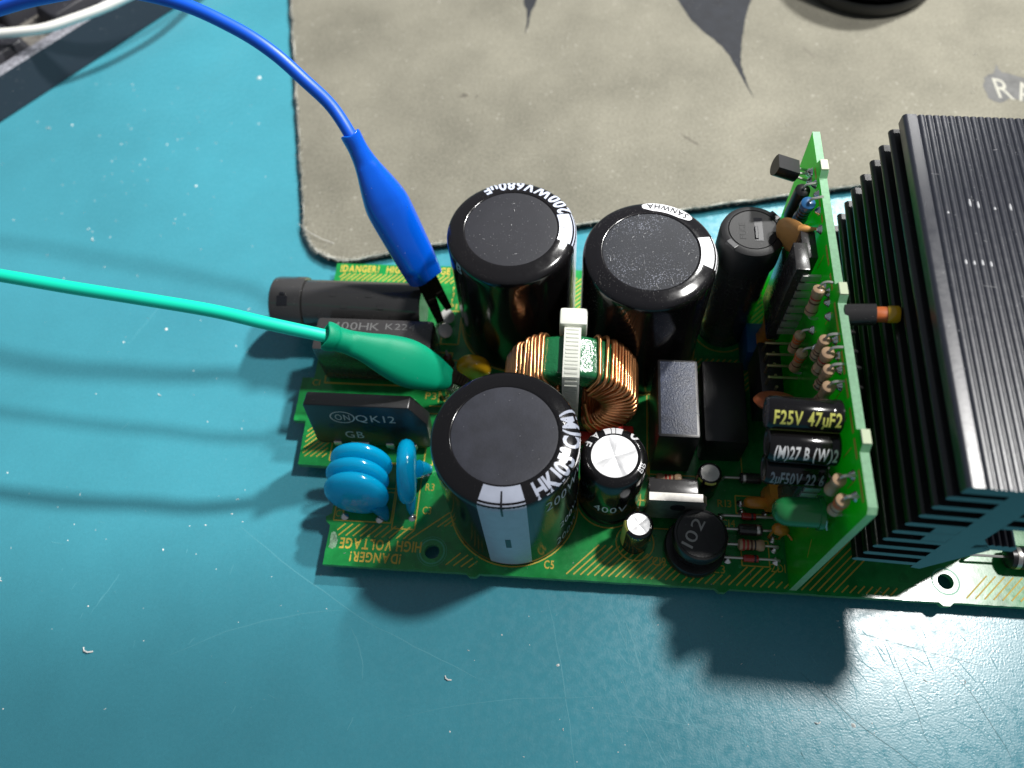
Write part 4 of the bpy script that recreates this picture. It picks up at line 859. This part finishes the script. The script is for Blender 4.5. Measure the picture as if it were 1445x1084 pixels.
# ---- black box parts
mb = MB(); box(mb, 76.0, 85.3, 27.7, 47.6, .1, 20.0, 0, .7, None, 1); P(mb, 'relay_box', [M_BLK, M_FROST], smooth=40, label='tall black relay box with a dusty grey top')
mb = MB(); box(mb, 87.7, 97.8, 31.0, 52.6, .1, 11.6, 0, .7); P(mb, 'relay_box', M_BLK, smooth=40, label='lower glossy black box in the shade next to the daughter board')
mb = MB(); box(mb, 99.5, 106.2, 56.8, 65.4, .1, 9.5, 0, .3); P(mb, 'blue_box_capacitor', M_BLUEB, smooth=30, label='blue box capacitor in front of the upright fuse holder')

# ---- upright daughter board
XD0, XD1 = 106.8, 108.4; ZT = 51.5
ol = [(0.6, 0.02), (88.2, 0.02), (88.2, ZT)]
for y in (76.8, 45.0, 13.8): ol += [(y + 2.2, ZT), (y + 1.5, ZT + 1.5), (y - 1.5, ZT + 1.5), (y - 2.2, ZT)]
ol += [(1.6, ZT), (0.6, ZT - 1.0)]
TD = Matrix(((0, 0, 1, 0), (1, 0, 0, 0), (0, 1, 0, 0), (0, 0, 0, 1)))
mb = MB(); prism(mb, ol, XD0, XD1, 1, TD, 0); db = P(mb, 'daughter_board', [M_PCBD, M_EDGE], smooth=0, label='green daughter board standing upright with a pale cut edge')
M_NUB = mat('pale_nub', (0.66, 0.76, 0.52), .7)
for y in (76.8, 45.0, 13.8):
    mb = MB(); box(mb, XD0 + .02, XD1 - .02, y - 1.4, y + 1.4, ZT + 1.5, ZT + 1.9, 0, .1); P(mb, 'break_off_nub', M_NUB, db, 0)
sk = MB()
def dl(y0, z0, y1, z1, w_=.3):
    a, b = Vector((y0, z0)), Vector((y1, z1)); d = (b - a).normalized(); p = Vector((-d.y, d.x)) * w_ / 2
    sk.add([(XD0 - .03, *q) for q in (a + p, a - p, b - p, b + p)], [(0, 1, 2, 3)])
for y, l_ in ((79, 3), (72, 4), (66, 2), (58, 5), (51, 4), (44, 6), (38, 3), (33, 5), (27, 4), (21, 5), (15, 4), (9, 6)): dl(y, ZT - 1.6, y - l_, ZT - 1.6, .9); dl(y - 1, ZT - 3.4, y - 1, ZT - 8, .25)
dl(6, 20, 3.5, 16); dl(9, 24, 9, 18); dl(9, 18, 13, 18)
P(sk, 'silkscreen', M_SILK, db, 0)
def blob(y, z, r_=.9):
    lathe(sb, [(r_ * 1.2, 0), (r_, .2), (r_ * .5, .8), (0, 1.0)], fr((XD0, y, z), (-1, 0, 0)), 10)
def stand_res(y, z0, z1, body, bands, r_=1.2, x=104.7, y2=None, dog=True, label=None, name='resistor'):
    y2 = y if y2 is None else y2
    A, B = Vector((x, y, z0)), Vector((x, y2, z1)); d = (B - A).normalized()
    lg = [catmull([A + d * .1, A - d * 1.1 + Vector((.2, 0, 0)), A - d * 1.6 + Vector((1.1, 0, 0)), (XD0, y, z0 + 1.7)], 4), catmull([B - d * .1, B + d * 1.1 + Vector((.2, 0, 0)), B + d * 1.6 + Vector((1.1, 0, 0)), (XD0, y2, z1 - 1.7)], 4)]
    return axial(A, B, r_, (B - A).length, body, bands, name, db, lg, dog, label)
bR = [(-.3, .45, M_RED), (.0, .45, M_BRN), (.62, .3, M_BRN)]; bO = [(-.62, .7, M_ORB), (-.25, .7, M_ORB), (.3, .4, M_BRN)]; bK = [(.1, .4, M_BRN), (.35, .4, M_BRN), (.66, .35, M_BPRINT)]
stand_res(48.0, 49.2, 41.6, M_BEIGE, bR, 1.3, label='beige resistor with red band at the top of the daughter board', y2=46.9)
stand_res(46.5, 34.6, 27.6, M_BEIGE, bO, 1.2); stand_res(42.0, 34.6, 27.2, M_BEIGE, bO, 1.25); stand_res(36.5, 48.6, 41.2, M_BEIGE, bK); stand_res(33.1, 49.4, 41.6, M_BEIGE, bR, 1.35)
stand_res(29.9, 48.6, 41.2, M_BEIGE, bK); stand_res(26.9, 47.4, 40.0, M_BEIGE, bK, 1.3); stand_res(8.6, 46.4, 40.4, M_BEIGE, [], 1.3); stand_res(4.6, 46.8, 40.8, M_BEIGE, bO, 1.3)
stand_res(69.0, 50.4, 42.9, M_BRES, [(-.3, .6, M_BPRINT), (0, .6, M_BPRINT), (.3, .6, M_BPRINT)], 1.55, 104.4, 70.5, label='dark blue banded resistor near the rear of the daughter board')
stand_res(74.4, 48.6, 38, M_BLK, [], 1.7, 104.3, 75.6, False, name='black_diode')
stand_res(59.5, 34, 28, M_BEIGE, bR, 1.2); stand_res(69.5, 32, 26, M_BRN, [], 1.2); stand_res(78, 34, 28, M_BRN, [], 1.2)
sb = MB()
for y, z in ((48, 47.5), (79.8, 47.8), (81.2, 46.2), (78.6, 46.4), (75.3, 48.9), (71.9, 49.4), (68, 48.8), (63.4, 48.3), (46.2, 46.8), (43.2, 46.2), (36.5, 48), (33, 48), (30, 48), (27, 47), (9.1, 47), (5.3, 46.6), (46.5, 36), (42, 36), (50.5, 45.9)): blob(y, z)
P(sb, 'solder_joints', M_TIN, db, 60, kind='stuff')
# small transistor on bent legs
mb = MB(); T_ = fr((103.6, 80.3, 47.6), (-1, .06, .32), (0, 1, 0))
pol = [(2.4 * math.cos(R(a)), 2.4 * math.sin(R(a))) for a in range(-35, 216, 25)]; prism(mb, pol, 0, 5.0, 0, T_)
for k, o_ in enumerate((-1.27, 0, 1.27)): tube(mb, catmull([T_ @ Vector((o_, .3, .2)), T_ @ Vector((o_ * 1.1, .3, -.9)), (XD0, 80.2 + o_ * 1.3, 47.0 - .6 * abs(o_))], 4), .3, 6, 1)
P(mb, 'small_transistor', [M_BLK, M_LEAD], db, 30, label='small black three-legged transistor leaning off the daughter board')
mb = MB(); lathe(mb, [(0, -1.2), (2.6, -1.1), (4.0, -.8), (4.7, 0), (4.0, .8), (2.6, 1.1), (0, 1.2)], fr((103.0, 66.3, 42.4), (.72, .68, 0), (0, 0, 1)), 28); tube(mb, catmull([(103.6, 65.4, 45.8), (105, 64.6, 47), (XD0, 64.4, 47.4)], 4), [1.2, 1.1, 1, .8, .6, .45, .35, .3, .3], 8)
P(mb, 'ceramic_disc', M_TAN, db, 60, label='tan ceramic disc capacitor near the rear of the daughter board')
mb = MB(); lathe(mb, [(0, -1.1), (2.6, -1.0), (4.2, -.7), (4.8, 0), (4.2, .7), (2.6, 1.0), (0, 1.1)], fr((100.2, 33.6, 27.5), (0, .62, .78), (1, 0, 0)), 28); P(mb, 'ceramic_disc', M_RUST, db, 60, label='rust red ceramic disc behind the small capacitors')
def dip(x0, x1, y0, y1, z0, z1, legs_z, ly, label=None):
    mb = MB(); box(mb, x0, x1, y0, y1, z0, z1, 0, .25)
    for z in legs_z: box(mb, x1 - 1.2, XD0 - .02, ly - .5, ly + .1, z - .95, z + .95, 1, .1)
    return P(mb, 'integrated_circuit', [M_BLKG, M_LEAD], db, 30, label)
dip(101.3, 104.2, 54.0, 61.0, 20.0, 47.0, [44.4 - 2.9 * i for i in range(8)], 54.0, 'long black chip with a row of silver legs on the daughter board')
dip(103.2, 106.2, 57.4, 64.6, 38.5, 46.6, [], 0, None)
dip(102.4, 104.8, 13.6, 19.5, 14.0, 33.5, [31.6, 28.9, 26.2, 23.5], 13.6, None)
dip(103.0, 105.0, 62, 70, 14, 34, [], 0, None)
mb = MB(); box(mb, 99.5, 104.5, 38.4, 53.5, 8, 19.5, 0, .3)
for y in (51.4, 48.4, 45.4, 42.4): tube(mb, [(100.6, y, 22.5), (XD0, y, 22.5)], .38, 6, 1); tube(mb, [(100.6, y, 22.6), (100.6, y, 18)], .38, 6, 1); tube(mb, [(102.6, y - 1.3, 20.6), (102.6, y - 1.3, 18)], .38, 6, 1)
P(mb, 'pin_header', [M_BLK, M_GOLD], db, 30, label='black header with gold pins against the daughter board')
# three small electrolytics lying off the daughter board
def lying(x0, x1, y, z, r_, s, m_print, stripe_m, label, view, k2=None, tilt=0.0):
    A = Vector((x0, y + tilt, z)); B = Vector((x1, y, z)); T_ = fr(A, B - A, (0, 0, 1)); L_ = (B - A).length; mb = MB()
    lathe(mb, [(0, .25), (r_ * .68, .2), (r_ * .7, 0), (r_ * .9, .05), (r_, .6), (r_, L_ - 2.2), (r_ * .94, L_ - 1.7), (r_, L_ - 1.2), (r_, L_ - .2), (r_ * .9, L_), (0, L_)], T_, 32, 0, mis=[1, 1, 0, 0, 0, 0, 0, 0, 0, 0])
    def f(th, u, o_=.04): return T_ @ Vector(((r_ + o_) * math.cos(th), (r_ + o_) * math.sin(th), u))
    vs = []
    def wtext(s_, th0, h, u0, u1, mi):   # text running along the can, letters' tops turned towards +y
        text(mb, s_, lambda u, v: f(th0 - v / r_, u0 + u), u1 - u0, h, mi, .022, .08)
    wtext(s, view, 2.6, .9, L_ - .6, 2)
    a = k2; n = 8
    vs = [f(a + R(34) * (i / n - .5), u, .03) for u in (.7, L_ * .5, L_ - .3) for i in range(n + 1)]
    mb.add(vs, [(j * (n + 1) + i, j * (n + 1) + i + 1, (j + 1) * (n + 1) + i + 1, (j + 1) * (n + 1) + i) for j in range(2) for i in range(n)], 3)
    for o_ in (-1, 1): tube(mb, [T_ @ Vector((0, o_, L_ - .1)), Vector((XD0, y + o_, z))], .3, 6, 4)
    return P(mb, 'electrolytic_capacitor', [M_SLEEVE, M_BLKG, m_print, stripe_m, M_LEAD], db, 45, label)
lying(92.6, 106.0, 20.6, 47.0, 3.15, 'F25V 47µF2', M_YPRINT, mat('olive_stripe', (.22, .23, .06), .35), 'small black capacitor with yellow lettering F25V 47µF on the daughter board', R(65), R(112), .3)
lying(93.4, 106.2, 16.2, 42.6, 3.3, '(M)27 B (W)2', M_WPRINT2, M_GPRINT, 'small black capacitor with white symbols, between two others on the daughter board', R(75), R(124), .4)
lying(94.2, 105.6, 14.3, 35.6, 3.0, '2µF50V 22 6', M_GPRINT, M_GPRINT, 'small black capacitor with grey lettering 50V, lowest of three on the daughter board', R(85), R(128), .3)
# green indicator and small coloured parts beside the daughter board
mb = MB(); lathe(mb, [(0, 0), (1.2, .22), (2.1, .9), (2.65, 2.0), (2.85, 3.2), (2.9, 4.5), (2.95, 8.4), (3.3, 8.45), (3.3, 9.3), (0, 9.3)], fr((95.8, 6.9, 33.2), (1, 0, 0)), 36); led = P(mb, 'indicator_led', M_LEDG, db, 50, label='green translucent indicator lamp at the front of the daughter board')
mb = MB()
for o_ in (-1.2, 1.2): tube(mb, catmull([(105.0, 6.9 + o_, 33.2), (105.9, 6.9 + o_, 33.0), (106.3, 6.4 + o_, 31.5), (XD0, 6.0 + o_, 30)], 4), .3, 6)
P(mb, 'lamp_leads', M_LEAD, db, 50)
mb = MB(); box(mb, 98.2, 103.4, 5.2, 8.6, 31.6, 34.4, 0, .4); 
def wasp(x0, x1, y0, y1, z0, z1, label, name='film_capacitor'):
    mb = MB(); n = 9; vs = []; fs = []
    for i in range(n):
        t = i / (n - 1); q = .5 - .10 * math.sin(PI * t); cx_, cy_ = (x0 + x1) / 2, (y0 + y1) / 2; a, b = (x1 - x0) * q, (y1 - y0) * q; z = z0 + (z1 - z0) * t
        vs += [(cx_ - a, cy_ - b * .6, z), (cx_ - a * .6, cy_ - b, z), (cx_ + a * .6, cy_ - b, z), (cx_ + a, cy_ - b * .6, z), (cx_ + a, cy_ + b * .6, z), (cx_ + a * .6, cy_ + b, z), (cx_ - a * .6, cy_ + b, z), (cx_ - a, cy_ + b * .6, z)]
    for i in range(n - 1):
        for j in range(8): fs.append((i * 8 + j, i * 8 + (j + 1) % 8, (i + 1) * 8 + (j + 1) % 8, (i + 1) * 8 + j))
    fs += [tuple(reversed(range(8))), tuple((n - 1) * 8 + j for j in range(8))]; mb.add(vs, fs); return P(mb, name, M_ORG, psu, 50, label)
wasp(102.0, 106.0, 18.4, 24.4, 1.0, 9.5, 'orange block capacitor beneath the lying capacitors'); wasp(101.6, 106.2, 57.4, 62.6, 10.5, 18.5, 'orange block capacitor above the blue box')
mb = MB(); tube(mb, [(102.6, 12.6, 6.2), (103.2, 12.6, 6.2), (104.2, 12.5, 6.3), (105.4, 12.4, 6.2), (106.3, 12.3, 6.0)], [.5, 1.2, 1.5, 1.3, .5], 12); tube(mb, catmull([(105.4, 12.2, 6), (106.2, 11, 6.4), (106.7, 10, 6.6)], 4), .3, 6); tube(mb, [(103.2, 12.6, 6), (103.2, 12.6, .02)], .3, 6); tube(mb, [(105.6, 12.4, 6), (105.6, 12.4, .02)], .3, 6)
P(mb, 'ceramic_capacitor', M_ORG, smooth=60, label='small orange dipped capacitor just under the green indicator lamp')
for y, z in ((37.0, 50.2), (32.8, 50.1), (29.1, 50.4), (25.3, 49.8), (40, 46), (47, 48), (21, 48)):
    mb = MB(); lathe(mb, [(.9, 0), (.6, .5), (.35, 1.2), (0, 1.5)], fr((XD1, y, z), (1, 0, 0)), 10); P(mb, 'solder_tip', M_TIN, db, 60)
# striped sensor poking towards the heatsink
mb = MB(); T_ = fr((XD1 - .1, 41.3, 49.8), (1, -.1, .22), (0, 1, 0)); lathe(mb, [(2.1, 0), (2.1, 5.6), (1.5, 5.7)], T_, 28, 0); lathe(mb, [(1.5, 5.5), (1.5, 7.6), (1.5, 7.6)], T_, 24, 1); lathe(mb, [(1.62, 7.6), (1.68, 7.9), (1.68, 9.4), (1.4, 9.8), (0, 9.9)], T_, 24, 2)
P(mb, 'banded_sensor', [M_BLKG, M_ORB, M_YEL], db, 50, label='black sleeve with red and yellow end poking from the daughter board')

# ---- heatsink
TH = Matrix.Translation((118.0, 1.5, 0)) @ Matrix.Rotation(R(-2.1), 4, 'Z'); LY = 80.5
TXZ = Matrix(((1, 0, 0, 0), (0, 0, 1, 0), (0, 1, 0, 0), (0, 0, 0, 1)))    # polygon (x, z) extruded along y
def ext(poly, name, parent=None, smooth=30, label=None, y0=0, y1=LY):
    mb = MB(); prism(mb, poly, y0, y1, 0, TH @ TXZ, 1); return P(mb, name, [M_HST if name.startswith('ridged') else M_HS, M_HSF], parent, smooth, label)
hs = ext([(7.3, 60), (7.3, 20.5), (9.2, 20.0), (16.0, 34.6), (12.6, 40.0), (12.6, 60)], 'heatsink', label='black anodised aluminium heatsink with horizontal fins and a ridged top')
arc = [(.8 - .8 * math.cos(R(a)), 61.75 + .8 * math.sin(R(a))) for a in range(0, 91, 18)]
topp = [(0, 59.9)] + arc + [(2.6, 62.5), (2.85, 62.15)]
x = 2.95
while x < 26.0:
    for a in range(0, 181, 30): topp.append((x + .64 - .64 * math.cos(R(a)), 62.2 + .30 * math.sin(R(a))))
    x += 1.42
topp += [(27, 62), (27, 59.9)]
ext(topp, 'ridged_top', hs, 40)
tips = [-1.2, -1.6, -2.0, -2.6, -3.2, -3.3, -3.6, -3.9, -4.6]
for i, tx in enumerate(tips):
    zt = 58.4 - 4.35 * i; t_ = 1.7
    ext([(7.4, zt - t_), (tx + .8, zt - t_)] + [(tx + .85 + .85 * math.cos(R(a)), zt - .85 + .85 * math.sin(R(a))) for a in range(255, 104, -30)] + [(tx + .8, zt), (7.4, zt)], 'fin', hs, 50)
    if i in (3, 4): ext([(2.9, zt - 4.36), (7.4, zt - 4.36), (7.4, zt - t_ + .01), (2.9, zt - t_ + .01)], 'fin_root', hs, 0, y0=.02, y1=LY - .02)
for i, (zt, xe) in enumerate(((56.2, 25.2), (51.8, 24.6), (47.4, 24.0))):
    ext([(12.5, zt - 1.7), (xe, zt - 1.7), (xe + .5, zt - .85), (xe, zt), (12.5, zt)], 'fin', hs, 50)
led_p = [(12.4, 34.9), (12.4, 37.0)]; x = 13.6
while x < 19:
    for a in range(0, 181, 45): led_p.append((x + .5 - .5 * math.cos(R(a)), 37.0 + .5 * math.sin(R(a))))
    x += 1.15
led_p += [(19.6, 36.6), (19.6, 34.9)]
ext(led_p, 'ridged_ledge', hs, 40)
for y in (8, 70):
    mb = MB(); box(mb, 7.6, 11.0, y, y + 3, .02, 21.5, 0, .2, TH); P(mb, 'foot', M_HS, hs, 30)
flat_axial(146.2, 172, 10.2, 2.6, 14, M_BLK, [(-.7, 1.0, M_STEEL)], 'power_diode', 'black power diode lying at the right edge of the board', False, 1.5)
mb = MB(); box(mb, 132.5, 147.2, 11.0, 62, .05, 41.5, 0, .6); P(mb, 'shadow_block', M_BLK, smooth=40, label='black block added under the right side of the heatsink to shade the board')  # block added and sized for the shadow edge it casts on the board

# ---- dust flakes and nicks that have settled on the parts
def flakes(name, n, place, smin, smax, m, parent, seed):
    rnd = random.Random(seed); mb = MB()
    for k in range(n):
        x, y, z = place(rnd); q = rnd.uniform(smin, smax) * (2.2 if rnd.random() < .06 else 1); a = rnd.uniform(0, 2 * PI)
        if rnd.random() < .10:
            l_ = q * rnd.uniform(2, 5); mb.add([(x, y, z + .02), (x + l_ * math.cos(a), y + l_ * math.sin(a), z + .05), (x + l_ * math.cos(a) - .08 * math.sin(a), y + l_ * math.sin(a) + .08 * math.cos(a), z + .12), (x - .08 * math.sin(a), y + .08 * math.cos(a), z + .1)], [(0, 1, 2, 3)])
        else:
            mb.add([(x + q * .5 * math.cos(a + i * 2.1), y + q * .5 * math.sin(a + i * 2.1), z + .02) for i in range(3)] + [(x, y, z + .02 + q * .35)], [(0, 1, 3), (1, 2, 3), (2, 0, 3)])
    P(mb, name, m, parent, 0, kind='stuff')
def on_disc(cx, cy, rad, z): 
    def f(rnd):
        a = rnd.uniform(0, 2 * PI); q = rad * rnd.random() ** .5; return cx + q * math.cos(a), cy + q * math.sin(a), z
    return f
M_FLAKE = mat('grey_dust_flake', (0.42, 0.42, 0.43), 0.9)
flakes('dust', 90, on_disc(41.2, 69.1, 10.4, H - .06), .10, .22, M_FLAKE, cA, 1); flakes('dust', 650, on_disc(72.7, 63.7, 10.5, H - .06), .06, .17, M_FLAKE, cB, 2); flakes('dust', 14, on_disc(43.8, 17.4, 10.4, H - .06), .12, .25, M_FLAKE, cC, 3)
flakes('dust', 130, lambda rnd: (rnd.uniform(76.8, 84.6), rnd.uniform(28.4, 47), 20.0), .10, .28, mat('blue_grey_dust', (0.34, 0.36, 0.42), .9), psu, 4)
flakes('dust', 160, lambda rnd: tuple(TH @ Vector((rnd.uniform(0.6, 26), rnd.uniform(1, 79), 62.45))), .10, .26, M_FLAKE, hs, 5)
flakes('dust', 170, lambda rnd: (rnd.uniform(1, 128), rnd.uniform(.5, 30), .03), .08, .22, M_FLAKE, board, 6)
mb = MB()
M_NICK = mat('bare_metal_nick', (0.85, 0.85, 0.86), 0.35, metal=.4)
for lx, ly, l_ in ((8.7, 57.6, 1.9), (10.1, 57.2, 1.7), (15.8, 57.0, 1.7), (5.9, 43.6, 1.1), (7.3, 43.5, 1.0), (8.7, 43.6, 1.3), (10.2, 43.4, 1.2), (24.0, 52, 1.0), (4.6, 55, .6), (13.0, 56.5, .7)):
    k = round((lx - 2.95 - .64) / 1.42); xx = 2.95 + .64 + 1.42 * k
    vs = [TH @ Vector((xx + .33 * math.cos(R(a)) * (.5 + .5 * math.sin(PI * t)), ly + l_ * (t - .5), 62.30 + .28 * math.sin(R(a)))) for t in (0.02, .3, .6, .98) for a in (0, 45, 90, 135, 180)]
    mb.add(vs, [(j * 5 + i, j * 5 + i + 1, (j + 1) * 5 + i + 1, (j + 1) * 5 + i) for j in range(3) for i in range(4)])
P(mb, 'nicks', M_NICK, hs, 50, kind='stuff')

mb = MB(); rnd = random.Random(11); n = 10
for k in range(70):
    x, y = rnd.uniform(4, 107), rnd.choice((rnd.uniform(1.5, 12), rnd.uniform(24, 46)))
    if (x - 25.4) ** 2 + (y - 4.6) ** 2 < 16 or x < 24 and y < 8: continue
    mb.add([(x + q * math.cos(2 * PI * i / n), y + q * math.sin(2 * PI * i / n), z) for q, z in ((.42, .02), (.3, .07), (.16, .03)) for i in range(n)], [(j * n + i, j * n + (i + 1) % n, (j + 1) * n + (i + 1) % n, (j + 1) * n + i) for j in range(2) for i in range(n)])
P(mb, 'vias', mat('tented_via', (0.02, 0.30, 0.10), .3), board, 40, kind='stuff')
rnd = random.Random(21); mb = MB()
for k in range(90):                     # dust caught on the keyboard's sloping side and keys
    t = rnd.uniform(0, 80); q = rnd.random(); c = kp(t, 0.3 + 1.8 * q, ZM + .6 + 11.2 * q) if k < 60 else kp(t, rnd.uniform(9, 22), 9.25); z_ = rnd.uniform(.12, .4)
    mb.add([tuple(c + KU * z_ * math.cos(i * 2.1) + Vector((0, 0, 1)) * (z_ * .4 * math.sin(i * 2.1)) - KN * .05) for i in range(3)] + [tuple(c - KN * .25 + Vector((0, 0, .1)))], [(0, 1, 3), (1, 2, 3), (2, 0, 3)])
mb.build('dust', M_FLAKE, kb, KO, 0, kind='stuff')
